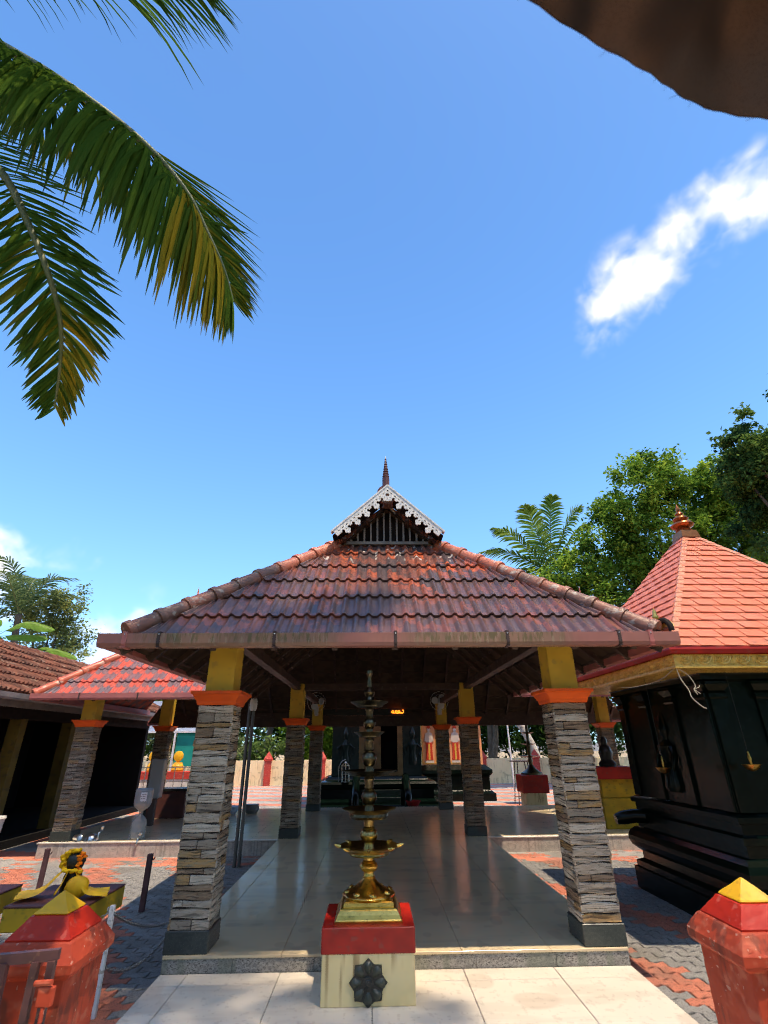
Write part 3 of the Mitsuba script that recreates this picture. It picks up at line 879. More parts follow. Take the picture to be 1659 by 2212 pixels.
while x < 6.4:
    w = .46; part(hf, 'riser_slab', bx(x + .002, x + w - .002, 10.355, 10.368, GZ, H0 - .02, .001), 'riser_light'); x += w
part(hf, 'nosing', bx(-6.0, -1.856, 10.34, 10.40, H0 - .018, H0 + .004, .004), 'nosing')
part(hf, 'nosing', bx(1.856, 6.5, 10.34, 10.40, H0 - .018, H0 + .004, .004), 'nosing')
for i, (x, y) in enumerate(((-5.85, 10.45), (5.6, 10.45), (-5.65, 13.8), (5.72, 13.9), (-1.85, 14.47), (1.522, 14.47))):
    pillar(hall, x, x + .328, y, y + .328, (('front', 0), ('right', 0), ('left', 0)), 20 + i)
# ------------------------------------------------------------------ pedestal with lotus, and the tall brass lamp
ped = thing('lamp_pedestal', 'square pedestal with red top, cream sides and a black lotus flower on its front', 'pedestal')
PX0, PX1, PY0, PY1 = -.562, .098, 4.44, 5.045
part(ped, 'base_block', bx(PX0 + .006, PX1 - .006, PY0 + .006, PY1, .0, .282, .004), 'cream_paint')
part(ped, 'red_top', bx(PX0, PX1, PY0, PY1, .280, .428, .006), 'deep_red')


def lotus(cx, cz, r, y):
    P = Polygon([(cx + r * (1.0 if i % 2 == 0 else .80) * sin(i * pi / 8), cz + r * (1.0 if i % 2 == 0 else .80) * cos(i * pi / 8)) for i in range(16)])
    o = [extr(P, .014, ((0, y, 0), (1, 0, 0), (0, 0, 1), (0, -1, 0)))]
    pet = []
    for i in range(8):
        a = i * pi / 4; d = np.array([sin(a), cos(a)]); n = np.array([d[1], -d[0]])
        ring = [(.36, .06), (.50, .15), (.66, .21), (.78, .20), (.86, .11), (.88, 0), (.86, -.11), (.78, -.20), (.66, -.21), (.50, -.15), (.36, -.06)]
        v = [(cx + r * (t * d[0] + w * n[0]), y - .014, cz + r * (t * d[1] + w * n[1])) for t, w in ring] + [(cx + r * (.66 + (t - .66) * .45) * d[0] + r * w * .4 * n[0], y - .030, cz + r * (.66 + (t - .66) * .45) * d[1] + r * w * .4 * n[1]) for t, w in ring]
        h = trimesh.convex.convex_hull(np.array(v)); pet.append(tm(h.vertices, h.faces))
    for rr, dd in ((.3, .02), (.2, .03), (.1, .036)):
        o.append(lathe([(r * rr, 0), (r * rr, dd), (r * rr * .8, dd + .003)], 16, (cx, y - .004, cz), (0, -1, 0)))
    return cat(o), pet


lo_, pet_ = lotus(-.232, .128, .131, PY0 + .008)
lk = part(ped, 'lotus_flower', lo_, 'black_stone', 30, label='black lotus flower with eight petals')
for q_ in pet_: part(lk, 'petal', q_, 'lotus_petal', 50)

lamp = thing('oil_lamp', 'tall brass oil lamp with tiers of wick dishes standing on the red and cream pedestal', 'lamp')
LX, LY = -.232, 4.755
bz = .428
part(lamp, 'stepped_base', sqlathe(LX, LY, [(.245, bz), (.247, bz + .012), (.24, bz + .016), (.235, bz + .022), (.226, bz + .046), (.212, bz + .068), (.205, bz + .074), (.203, bz + .082), (.186, bz + .086), (.183, bz + .108), (.172, bz + .116), (.160, bz + .120)]), 'brass')
z = bz + .118


def petal(th, k): return 1 + .06 * np.abs(np.cos(th * 4)) * (k < 3)


part(lamp, 'bell_foot', lathe([(.190, z), (.196, z + .010), (.186, z + .022), (.158, z + .034), (.122, z + .050), (.092, z + .068), (.068, z + .088), (.052, z + .104), (.046, z + .112), (.050, z + .118), (.044, z + .124)], 40, (LX, LY, 0), None, petal), 'brass', 40)
for i in range(8):
    a = i * pi / 4 + .2
    part(lamp, 'foot_petal', lathe([(.03, -.008), (.032, 0), (.022, .012), (.004, .02)], 10, (LX + .172 * cos(a), LY + .172 * sin(a), z + .022), (cos(a), sin(a), .55)), 'brass', 40)
zb = z + .120                                         # about .72


def stem(z0, z1, r, name, mat):
    h = z1 - z0
    r *= 1.12
    part(lamp, name, lathe([(r * .95, z0), (r * .8, z0 + h * .12), (r * .85, z0 + h * .18), (r * 1.22, z0 + h * .24), (r * 1.5, z0 + h * .36), (r * 1.52, z0 + h * .42), (r * 1.3, z0 + h * .53), (r * .95, z0 + h * .58), (r * 1.05, z0 + h * .61), (r * .82, z0 + h * .65), (r * .86, z0 + h * .85), (r * 1.05, z0 + h * .92), (r * .9, z1)], 24, (LX, LY, 0)), mat, 35)


def dish(z, r, name, mat, nick=True):
    """scalloped wick dish: rim at z + .03"""
    f = (lambda th, k: 1 + (.055 * np.abs(np.cos(th * 4)) if k in (3, 4) else 0)) if nick else None
    part(lamp, name, lathe([(r * .30, z - .018), (r * .66, z - .014), (r * .72, z + .0), (r * .93, z + .024), (r * .95, z + .028), (r * .68, z + .012), (r * .3, z + .008)], 48, (LX, LY, 0), None, f), mat, 30)


stem(zb, .828, .043, 'stem', 'brass'); dish(.842, .255, 'wick_dish', 'brass')
part(lamp, 'dish_bowl', lathe([(.05, .80), (.15, .806), (.165, .818), (.16, .845), (.1, .845)], 32, (LX, LY, 0)), 'brass_mid', 35)
for i in range(8):
    a = i * pi / 4
    part(lamp, 'spout', lathe([(.016, -.01), (.014, .02), (.004, .045)], 8, (LX + .235 * cos(a), LY + .235 * sin(a), .866), (cos(a), sin(a), .25)), 'brass', 40)
stem(.85, 1.08, .042, 'stem', 'brass_mid'); dish(1.10, .225, 'wick_dish', 'brass_mid')
part(lamp, 'dish_bowl', lathe([(.05, 1.05), (.145, 1.057), (.16, 1.075), (.155, 1.10), (.1, 1.10)], 32, (LX, LY, 0)), 'brass_dark', 35)
stem(1.11, 1.36, .038, 'stem', 'brass_dark'); dish(1.378, .235, 'wick_dish', 'brass_dark')
stem(1.39, 1.655, .037, 'stem', 'brass_dark'); dish(1.675, .135, 'wick_dish', 'brass_dark')
stem(1.69, 1.90, .033, 'stem', 'brass_dark'); dish(1.92, .172, 'wick_dish', 'brass_dark')
part(lamp, 'crown', lathe([(.045, 1.93), (.03, 1.95), (.044, 1.965), (.032, 1.99), (.046, 2.015), (.05, 2.03), (.036, 2.055), (.022, 2.075), (.026, 2.12), (.018, 2.145), (.02, 2.17), (.032, 2.19), (.03, 2.215), (.02, 2.225)], 20, (LX, LY, 0)), 'brass_dark', 35)

# ------------------------------------------------------------------ right hand shrine
shr = thing('small_shrine', 'dark green stone shrine on the right with a salmon shingled pyramid roof and gilded eaves', 'shrine')
SX0, SX1, SY0, SY1, SE = 2.88, 5.98, 5.2, 8.3, 2.50
AX, AY, AZ = 4.45, 6.75, 4.43
sr = part(shr, 'roof', frustum(AX, AY, 1.50, 1.50, SE - .01, .10, .10, SE + (AZ - SE) * (1.55 - .10) / 1.55 - .07), 'black_interior')
half = 1.55
sl = math.atan2(AZ - SE, half); cs, sn = cos(sl), sin(sl); L = half / cs
NR = 17; ex = L * .955 / NR
for O, ux, us, nn, nm in (((AX, SY0, SE), (1, 0, 0), (0, cs, sn), (0, -sn, cs), 'front'), ((SX0, AY, SE), (0, -1, 0), (cs, 0, sn), (-sn, 0, cs), 'left'), ((SX1, AY, SE), (0, 1, 0), (-cs, 0, sn), (sn, 0, cs), 'right'), ((AX, SY1, SE), (-1, 0, 0), (0, -cs, sn), (0, sn, cs), 'back')):
    O, ux, us, nn = (np.array(a, float) for a in (O, ux, us, nn)); pile = []
    for k in range(NR):
        s0, s1 = k * ex - .004, (k + 1) * ex + .012
        h0, h1 = half - k * ex * cs - .002, half - (k + 1) * ex * cs
        x = -half + (.07 * (k % 3)) - .26
        while x < half:
            xa, xb = x, x + .26; x += .26
            sl_ = .045                                  # slanted side edge
            q = [(np.clip(xa + sl_, -h0, h0), s0), (np.clip(xb + sl_, -h0, h0), s0), (np.clip(xb, -h1, h1), s1), (np.clip(xa, -h1, h1), s1)]
            if q[1][0] - q[0][0] < .01 and q[2][0] - q[3][0] < .01: continue
            jz = R.uniform(0, .004)
            zs = (.024 + jz, .014 + jz, .003, .007)
            v = [O + ux * a + us * b + nn * zz for (a, b), zz in zip(q, zs)]
            v += [O + ux * q[0][0] + us * (s0 + .001) + nn * .001, O + ux * q[1][0] + us * (s0 + .001) + nn * .001, O + ux * q[3][0] + us * s1]
            f = [(0, 1, 2), (0, 2, 3), (4, 5, 1), (4, 1, 0), (4, 0, 3), (4, 3, 6)]
            m = tm(v, f)
            if nm in ('front', 'left'): part(sr, 'shingle', m, 'shingle_metal')
            else: pile.append(m)
    if pile: part(sr, f'{nm}_shingles', cat(pile), 'shingle_metal', stuff=True)
for sx, sy in ((-1, -1), (-1, 1), (1, -1), (1, 1)):
    a = np.array([AX + sx * half * 1.004, AY + sy * half * 1.004, SE + .012]); b = np.array([AX + sx * .07, AY + sy * .07, AZ - .065])
    n = 26
    for i in range(n):
        p, q = a + (b - a) * i / n, a + (b - a) * (i + 1.12) / n
        d = (b - a) / np.linalg.norm(b - a); w1 = np.array([0, -sy, 0.]) ; w2 = np.array([-sx, 0, 0.])
        # little saddle over the hip: two wings
        f1 = np.array([-sx * cs, 0, 0]) ; f2 = np.array([0, -sy * cs, 0])
        up = np.array([0, 0, .020])
        lx, ly = np.array([0, -sy * .075, .0]), np.array([-sx * .075, 0, .0])
        v = [p + up, p + ly + up * .75, p + lx + up * .75, q + up * .55, q + ly + up * .3, q + lx + up * .3, p, p + ly - up * .1, p + lx - up * .1]
        f = [(0, 1, 4), (0, 4, 3), (0, 3, 5), (0, 5, 2), (6, 7, 1), (6, 1, 0), (6, 0, 2), (6, 2, 8)]
        part(sr, 'hip_flashing', tm(v, f), 'shingle_flash')
part(sr, 'eave_trim', rectlathe(SX0, SX1, SY0, SY1, [(-.05, SE - .075), (.012, SE - .07), (.02, SE - .03), (.012, SE + .004), (-.02, SE + .012)]), 'deep_red')
fas = part(shr, 'gilded_fascia', rectlathe(SX0 + .03, SX1 - .03, SY0 + .03, SY1 - .03, [(0, SE - .215), (.008, SE - .21), (.006, SE - .195), (.0, SE - .185), (.0, SE - .085), (.012, SE - .078)]), 'gold_paint')


def scroll(o, ex_, n_):
    o, ex_, n_ = np.array(o), np.array(ex_), np.array(n_)
    ms = []
    for rr, w in ((.078, .016), (.048, .015), (.022, .016)):
        th = np.linspace(pi * 1.02, 2.05 * pi, 11)
        P = [o + ex_ * rr * cos(t) + np.array([0, 0, 1]) * (rr * sin(t) * .95 + .018) for t in th]
        ms.append(tube(P, [w * .35] + [w * .55] * 9 + [w * .3], 6))
    P = [o + ex_ * (.10 + .02 * sin(t * 3)) + np.array([0, 0, 1]) * (-.05 + .08 * t) for t in np.linspace(0, 1, 6)]
    ms.append(tube(P, [.004, .01, .012, .012, .01, .004], 6))
    return cat(ms)


x = SX0 + .14
while x < SX1 - .05:
    part(fas, 'scroll', scroll((x, SY0 + .026, SE - .115), (1, 0, 0), (0, -1, 0)), 'gold_paint', 40); x += .205
y = SY0 + .14
while y < SY1 - .05:
    part(fas, 'scroll', scroll((SX0 + .026, y, SE - .115), (0, 1, 0), (-1, 0, 0)), 'gold_paint', 40); y += .205
part(shr, 'soffit', frustum(AX, AY, half - .06, half - .06, SE - .11, .9, .9, SE + .5), 'dark_wood')
part(sr, 'collar', frustum(AX, AY, .135, .135, AZ - .115, .115, .115, AZ + .0), 'copper')
part(sr, 'finial', lathe([(.10, AZ), (.115, AZ + .02), (.10, AZ + .045), (.085, AZ + .06), (.14, AZ + .085), (.16, AZ + .115), (.14, AZ + .145), (.075, AZ + .16), (.07, AZ + .175), (.10, AZ + .2), (.107, AZ + .22), (.09, AZ + .245), (.05, AZ + .26), (.04, AZ + .28), (.058, AZ + .30), (.045, AZ + .325), (.022, AZ + .345), (.034, AZ + .375), (.026, AZ + .41), (.012, AZ + .44), (.004, AZ + .47)], 24, (AX, AY, 0)), 'copper', 35)
WX0, WX1, WY0, WY1 = 3.43, 5.44, 5.66, 7.80
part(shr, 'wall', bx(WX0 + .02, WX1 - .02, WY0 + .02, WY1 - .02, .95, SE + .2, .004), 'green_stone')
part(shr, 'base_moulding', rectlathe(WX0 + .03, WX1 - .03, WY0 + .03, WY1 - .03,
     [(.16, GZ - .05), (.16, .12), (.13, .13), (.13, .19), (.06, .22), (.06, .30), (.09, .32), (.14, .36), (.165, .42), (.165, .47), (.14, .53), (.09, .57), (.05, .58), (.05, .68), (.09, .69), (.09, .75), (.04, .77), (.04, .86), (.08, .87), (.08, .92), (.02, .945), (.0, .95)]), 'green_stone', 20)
for xx in (WX0 + .11, WX0 + .62, WX0 + 1.13, WX1 - .36, WX1 - .11):
    part(shr, 'pilaster', bx(xx - .085, xx + .085, WY0 - .012, WY0 + .03, .95, 2.18, .008), 'green_stone')
    part(shr, 'pilaster_head', rectlathe(xx - .085, xx + .085, WY0 - .012, WY0 + .03, [(0, 2.02), (.02, 2.04), (.02, 2.08), (.0, 2.1), (.05, 2.17), (.05, 2.2)]), 'green_stone')
for yy in (WY0 + .11, WY0 + .74, WY1 - .74, WY1 - .11):
    part(shr, 'pilaster', bx(WX0 - .012, WX0 + .03, yy - .085, yy + .085, .95, 2.18, .008), 'green_stone')
    part(shr, 'pilaster_head', rectlathe(WX0 - .012, WX0 + .03, yy - .085, yy + .085, [(0, 2.02), (.02, 2.04), (.02, 2.08), (.0, 2.1), (.05, 2.17), (.05, 2.2)]), 'green_stone')
part(shr, 'cornice', rectlathe(WX0, WX1, WY0, WY1, [(0, 2.2), (.05, 2.22), (.05, 2.27), (.08, 2.3), (.08, 2.36), (.02, 2.38)]), 'green_stone')
part(shr, 'water_spout', tube([(WX0 + .02, 7.55, .72), (WX0 - .16, 7.6, .72), (WX0 - .30, 7.62, .70), (WX0 - .40, 7.63, .68)], [.085, .08, .08, .06], 14), 'green_stone', 50)
# niche relief figure on the left wall
for yy in (6.72,):
    o = [lathe([(.10, 1.06), (.13, 1.12), (.10, 1.3), (.075, 1.38), (.12, 1.48), (.125, 1.56), (.05, 1.62), (.045, 1.65), (.07, 1.70), (.075, 1.76), (.055, 1.83), (.05, 1.88), (.02, 1.96)], 16, (WX0 + .03, yy, 0))]
    for s in (-1, 1): o.append(tube([(WX0, yy + s * .12, 1.54), (WX0 - .03, yy + s * .2, 1.42), (WX0 - .05, yy + s * .16, 1.3)], [.04, .033, .025], 8))
    part(shr, 'relief_figure', cat(o), 'green_stone', 40)
# brass gargoyle figure at the roof corner
idl = thing('guardian_figure', 'small gilded figure under an arched niche at the lower left corner of the salmon roof', 'statue')
ix, iy, iz = 2.98, 5.50, SE + .105
th = np.linspace(-.15, pi + .15, 15)
part(idl, 'arch', tube([(ix + .06, iy + .15 * cos(t), iz + .10 + .13 * sin(t)) for t in th], .03, 8), 'dark_wood')
part(idl, 'niche_back', lathe([(.14, 0), (.14, .02)], 20, (ix + .09, iy, iz + .10), (1, 0, 0)), 'gold_paint')
part(idl, 'body', cat([lathe([(.03, iz), (.045, iz + .04), (.03, iz + .1), (.05, iz + .16), (.045, iz + .2), (.02, iz + .22), (.034, iz + .25), (.034, iz + .28), (.02, iz + .3), (.022, iz + .33), (.004, iz + .37)], 12, (ix, iy, 0)), tube([(ix, iy - .05, iz + .18), (ix - .05, iy - .08, iz + .1), (ix - .06, iy - .04, iz + .04)], .014, 6), tube([(ix, iy + .05, iz + .18), (ix - .05, iy + .08, iz + .1), (ix - .06, iy + .04, iz + .04)], .014, 6)]), 'brass', 40)
# hanging brass lamps and loose cord
for i, (x, y, z) in enumerate(((3.07, 6.2, 1.33), (3.58, 5.48, 1.38))):
    k = thing('hanging_lamp', ('small brass lamp hanging by a chain beside the left wall of the green shrine', 'shallow brass lamp hanging in front of the green shrine corner')[i], 'hanging lamp', 'brass lamps hung along the green shrine')
    part(k, 'bowl', lathe([(.01, z - .05), (.05, z - .03), (.075, z), (.085, z + .012), (.07, z + .014), (.02, z + .01)], 20, (x, y, 0)), 'brass', 40)
    part(k, 'rod', tube([(x, y, z), (x, y, z + .07), (x, y, z + .13)], [.009, .016, .006], 8), 'brass', 40)
    part(k, 'chain', tube([(x, y, z + .13), (x, y, SE - .12)], .003, 5), 'black_stone')
k = thing('cord', 'loose white cord knotted and dangling from the gilded corner of the shrine eaves', 'cord')
scene[k] = mikit.ply(cat([tube(bez([(2.93, 5.26, 2.29), (2.945, 5.25, 2.18), (2.99, 5.24, 2.08), (3.0, 5.23, 2.0), (3.07, 5.22, 1.92), (3.11, 5.22, 1.90)], 18), .005, 6), tube(bez([(2.945, 5.26, 2.29), (3.03, 5.25, 2.22), (3.07, 5.24, 2.12), (3.04, 5.23, 2.08), (3.06, 5.22, 2.03)], 14), .004, 6), tube(bez([(3.04, 5.235, 2.085), (3.09, 5.22, 2.10), (3.10, 5.22, 2.12)], 6), .004, 6), tube(bez([(3.045, 5.235, 2.08), (3.08, 5.22, 2.045), (3.09, 5.22, 2.035)], 6), .004, 6), tube(bez([(2.92, 5.28, 2.29), (2.86, 5.5, 2.2), (2.72, 5.75, 2.16), (2.62, 5.9, 2.165)], 12), .003, 5)]), 'rope', True)

# ------------------------------------------------------------------ gate posts
def rough(m, a=.0022, size=.022):
    v, f = trimesh.remesh.subdivide_to_size(np.asarray(m.vertices), np.asarray(m.faces), size)
    w = tm(v, f); w.merge_vertices(); v = np.asarray(w.vertices)
    n = np.stack([meshkit.fbm(v * 17 + q, 3, 40 + q) for q in range(3)], -1) - .5
    n2 = np.stack([meshkit.noise(v * 60 + q, 50 + q) for q in range(3)], -1) - .5
    return tm(v + n * a * 3 + n2 * a, w.faces)


def gatepost(x, y, top, lab):
    k = thing('gate_post', lab, 'gate post', 'red gate posts with pyramid caps')
    part(k, 'shaft', rough(bx(x - .163, x + .163, y - .163, y + .163, GZ, top - .26, .006)), 'post_red', 40)
    part(k, 'cap_slab', rough(sqlathe(x, y, [(.150, top - .30), (.158, top - .275), (.186, top - .255), (.192, top - .245), (.192, top - .214), (.188, top - .209), (.152, top - .155), (.145, top - .15)])), 'post_red', 40)
    part(k, 'red_tier', rough(sqlathe(x, y, [(.130, top - .152), (.138, top - .150), (.139, top - .143), (.084, top - .075), (.070, top - .073)]), .0015, .015), 'tier_red', 40)
    part(k, 'yellow_tip', rough(sqlathe(x, y, [(.066, top - .076), (.073, top - .072), (.076, top - .068), (.072, top - .062), (.004, top)]), .0012, .012), 'tip_yellow', 40)
    return k


gatepost(-1.645, 2.885, .995, 'left gate post, orange-red with a yellow pyramid tip, nearest the yellow draped idol')
gatepost(1.42, 2.635, 1.055, 'right gate post, orange-red with a yellow pyramid tip, in front of the dark green shrine')
gm = 'gate_metal'
g1 = thing('gate_leaf', 'dark metal gate leaf folded open against the left gate post', 'gate')
part(g1, 'top_rail', bar((-2.25, 2.52, .822), (-1.47, 2.60, .846), .028, .035), gm)
for x in (-1.485, -1.545, -1.66, -1.78, -1.9, -2.02, -2.14): part(g1, 'bar', bar((x, 2.59 + (x + 1.47) * .1, .83), (x + .0, 2.59 + (x + 1.47) * .1, .05), .026), gm)
part(g1, 'bottom_rail', bar((-2.25, 2.52, .08), (-1.47, 2.60, .08), .028, .035), gm)
part(g1, 'latch', cat([bx(-1.50, -1.44, 2.55, 2.575, .70, .76, .004), tube([(-1.52, 2.56, .77), (-1.45, 2.55, .775)], .01, 8), tube([(-1.47, 2.56, .70), (-1.465, 2.55, .66), (-1.475, 2.555, .63)], .008, 8)]), 'post_red')
g2 = thing('gate_leaf', 'dark metal gate leaf folded open against the right gate post at the picture edge', 'gate')
part(g2, 'top_rail', bar((1.51, 2.38, .86), (2.2, 2.30, .85), .028, .035), gm)
for x in (1.525, 1.64, 1.76, 1.88, 2.0, 2.12): part(g2, 'bar', bar((x, 2.375 - (x - 1.5) * .1, .86), (x, 2.375 - (x - 1.5) * .1, .05), .026), gm)
part(g2, 'bottom_rail', bar((1.5, 2.38, .08), (2.2, 2.30, .08), .028, .035), gm)

# ------------------------------------------------------------------ left: altars, draped idol, chain fence
def altar(x0, x1, y0, y1, z, lab):
    k = thing('stone_altar', lab, 'altar', 'yellow sided offering altars')
    part(k, 'pedestal', bx(x0 + .11, x1 - .11, y0 + .11, y1 - .11, GZ, z - .15), 'black_stone')
    part(k, 'slab_edge', bx(x0, x1, y0, y1, z - .155, z - .012, .006), 'altar_yellow')
    part(k, 'slab_top', bx(x0 - .002, x1 + .002, y0 - .002, y1 + .002, z - .014, z, .004), 'altar_top')


altar(-2.89, -2.29, 4.56, 5.19, .555, 'yellow sided altar with a dark red top carrying the draped idol')
altar(-3.79, -3.17, 4.62, 5.23, .555, 'second yellow sided altar, cut off at the left picture edge')
idol = thing('draped_idol', 'small black stone idol wrapped in yellow cloth with a flower garland around its head', 'idol')
ox, oy, oz = -2.576, 4.845, .555
part(idol, 'stone', lathe([(.075, oz), (.08, oz + .06), (.07, oz + .2), (.05, oz + .26), (.06, oz + .30), (.075, oz + .36), (.066, oz + .42), (.03, oz + .46)], 18, (ox, oy, 0), None, None), 'black_stone', 40)


def drape():
    ms = []; q = np.random.default_rng(5)
    # left skirt trailing, right bulge and right tail
    for path_, w0, w1 in (([(ox - .04, oy - .06, oz + .29), (ox - .11, oy - .08, oz + .18), (ox - .19, oy - .10, oz + .07), (ox - .36, oy - .12, oz + .016)], .025, .13),
                          ([(ox + .05, oy - .07, oz + .25), (ox + .14, oy - .10, oz + .12), (ox + .20, oy - .10, oz + .06), (ox + .34, oy - .06, oz + .03)], .035, .13),
                          ([(ox, oy - .09, oz + .27), (ox - .01, oy - .11, oz + .2), (ox - .03, oy - .13, oz + .1), (ox - .06, oy - .13, oz + .03)], .035, .05)):
        C_ = bez(path_, 16); n = 13; V = []
        for i, p in enumerate(C_):
            t = i / 15; w = w0 + (w1 - w0) * t
            for j in range(n):
                u = j / (n - 1) * 2 - 1
                fold = .012 * sin(u * 9 + i * .3) * (.4 + t) + q.normal(0, .002)
                V.append(p + np.array([u * w * .35, -u * w, fold + .008 + abs(1 - u * u) * .02]))
        F = []
        for i in range(15):
            for j in range(n - 1):
                a = i * n + j; F += [(a, a + 1, a + n + 1), (a, a + n + 1, a + n)]
        ms.append(tm(V, F))
    # puffed fan fold on the right
    V = []; n = 17
    for i in range(9):
        for j in range(n):
            a = i / 8 * pi; b = j / (n - 1) * 2 * pi
            r = .115 * sin(a) * (1 + .13 * sin(b * 9 + 2 * cos(a)))
            V.append((ox + .105 + r * cos(b) * .8, oy - .12 + r * sin(b) * .55, oz + .12 - .115 * cos(a)))
    F = []
    for i in range(8):
        for j in range(n - 1):
            a = i * n + j; F += [(a, a + 1, a + n + 1), (a, a + n + 1, a + n)]
    ms.append(tm(V, F))
    return cat(ms)


part(idol, 'cloth', drape(), 'cloth_yellow', True, label='draped yellow cloth')


def beads(pts, r, mat_seed):
    q = np.random.default_rng(mat_seed); ms = []
    for p in pts:
        for _ in range(3):
            s = trimesh.creation.icosphere(1, r * q.uniform(.7, 1.15)); s.vertices += q.normal(0, r * .18, s.vertices.shape) * .6 + np.array(p) + q.normal(0, r * .5, 3); ms.append(tm(s.vertices, s.faces))
    return cat(ms)


tt = np.linspace(-.5, pi + .2, 16)
part(idol, 'yellow_garland', beads([(ox - .085 * cos(t) - .01, oy - .03, oz + .37 + .105 * sin(t)) for t in np.linspace(-.9, pi * .62, 13)] + [(ox + .02 + .03 * k, oy - .09, oz + .27 + .012 * (k % 2)) for k in range(-1, 3)], .022, 3), 'garland_yellow', True, label='yellow flower garland')
part(idol, 'orange_garland', beads([(ox + .06 + .012 * sin(k * 1.3), oy - .06, oz + .45 - .032 * k) for k in range(7)], .017, 4), 'garland_orange', True, label='orange flowers')


def squash(m): return tm((np.asarray(m.vertices) - [ox, oy, oz]) * [.95, .9, .62] + [ox, oy, oz], m.faces)


for q_ in ('stone', 'cloth', 'yellow_garland', 'orange_garland'):
    v_, f_, n_, _, _ = meshkit.WRITTEN[scene[f'{idol}__{q_}']['filename']]
    scene[f'{idol}__{q_}'] = mikit.ply(squash(tm(v_, f_)), scene[f'{idol}__{q_}']['bsdf']['id'], True)


def post(x, y, z0, z1, w, mat, lab, hook=True):
    k = thing('chain_post', lab, 'post', 'thin posts of the chain fence')
    part(k, 'upright', bx(x - w / 2, x + w / 2, y - w / 2, y + w / 2, z0, z1, .003), mat)
    if hook: part(k, 'hook', tube(bez([(x + w / 2, y, z1 - .05), (x + .05, y - .01, z1 - .055), (x + .065, y - .01, z1 - .03)], 8), .007, 6), mat)
    else: part(k, 'hook', tube(bez([(x - w / 2, y, z1 - .04), (x - .035, y, z1 - .03), (x - .03, y, z1 - .01)], 8), .004, 6), mat)


post(-2.16, 4.70, GZ, .52, .034, 'white_metal', 'white painted chain post beside the left gate post', False)
post(-2.86, 7.20, GZ, .44, .055, 'purple_metal', 'dark purple post with a hook near the left front pillar')
post(-4.25, 7.50, GZ, .46, .05, 'purple_metal', 'purple post with a thin hook in front of the left wing')


def chain(p0, p1, sag, lab, n=None):
    p0, p1 = np.array(p0), np.array(p1); Ln = np.linalg.norm(p1 - p0); n = n or int(Ln / .022)
    t = np.linspace(0, 1, n + 1); P = p0 + (p1 - p0) * t[:, None]; P[:, 2] -= sag * 4 * t * (1 - t)
    ms = []
    th = np.linspace(0, 2 * pi, 9)[:-1]
    for i in range(n):
        c = (P[i] + P[i + 1]) / 2; d = P[i + 1] - P[i]; d /= np.linalg.norm(d)
        s = np.cross(d, [0, 0, 1]); s /= np.linalg.norm(s); u = np.cross(s, d); a = s if i % 2 else u
        ring = [c + d * .017 * cos(q) + a * .010 * sin(q) for q in th] + [c + d * .016]
        ms.append(tube(ring, .0042, 4, False))
    k = thing('chain', lab, 'chain', 'steel chains between the thin posts'); scene[k] = mikit.ply(cat(ms), 'chain_steel', True)


chain((-2.145, 4.70, .47), (-1.87, 6.6, .33), .22, 'upper steel chain sagging from the white post towards the left front pillar')
chain((-2.15, 4.72, .15), (-1.88, 5.6, .30), .16, 'lower steel chain sagging from the white post to the left front pillar')
chain((-2.17, 4.70, .49), (-2.62, 4.55, .30), .05, 'short steel chain running behind the left gate post')
chain((-2.62, 4.55, .30), (-3.3, 4.6, .42), .10, 'steel chain below the yellow sided altar')
# ------------------------------------------------------------------ left shed with old tiled roof
shed = thing('old_shed', 'low building at the left edge with a weathered brown tiled roof and yellow pillars', 'building')
sv = part(shed, 'roof', None, None)
ss = math.atan(.6); c6, s6 = cos(ss), sin(ss)
ms = [m for k, m in tiles((-6.8, 0, 2.52), (0, 1, 0), (-c6, 0, s6), (s6, 0, c6), 7, 2.2 / c6 / 7, lambda d: (6.2, 17.4), tw=.26, wave=.13, amp=.036, seg=6, jit=.01, lift=.03)]
part(sv, 'roof_tiles', cat(ms), 'old_tile', 30, stuff=True)
part(sv, 'rear_slope', extr(Polygon([(-9.0, 3.84), (-11.3, 2.5), (-11.3, 2.45), (-9.0, 3.78)]), 11.2, ((0, 17.4, 0), (1, 0, 0), (0, 0, 1), (0, -1, 0))), 'old_tile')
for i in range(25):
    y = 6.2 + i * .455
    part(sv, 'ridge_tile', lathe([(.11, -.02), (.12, 0), (.12, .04), (.105, .06), (.10, .46)], 10, (-9.0, y, 3.83), (0, 1, 0)), 'old_tile', 40)
part(shed, 'gutter', extr(gutter_prof(), 11.2, ((-6.68, 6.2, 2.40), (-1, 0, 0), (0, 0, 1), (0, 1, 0))), 'grey_metal')
part(shed, 'fascia', bx(-6.98, -6.86, 6.2, 17.4, 2.30, 2.46), 'grey_metal')
part(shed, 'rear_wall', bx(-11.0, -10.8, 6.2, 17.4, GZ, 2.5), 'black_interior')  # near-black walls, floor and ceiling put the unlit interior into the colour
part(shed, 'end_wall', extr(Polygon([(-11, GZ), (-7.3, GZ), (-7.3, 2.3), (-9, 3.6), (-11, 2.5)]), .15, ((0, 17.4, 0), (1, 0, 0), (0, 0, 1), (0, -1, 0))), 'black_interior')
part(shed, 'end_wall', extr(Polygon([(-11, GZ), (-7.3, GZ), (-7.3, 2.3), (-9, 3.6), (-11, 2.5)]), .15, ((0, 6.35, 0), (1, 0, 0), (0, 0, 1), (0, -1, 0))), 'wall_white')
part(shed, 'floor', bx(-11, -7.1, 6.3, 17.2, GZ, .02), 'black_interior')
part(shed, 'lintel', bx(-7.42, -7.2, 6.35, 17.2, 2.12, 2.42), 'dark_wood')
for y in (8.6, 10.9, 12.75): part(shed, 'pillar', bx(-7.43, -7.19, y, y + .20, .0, 2.13, .004), 'shed_yellow')
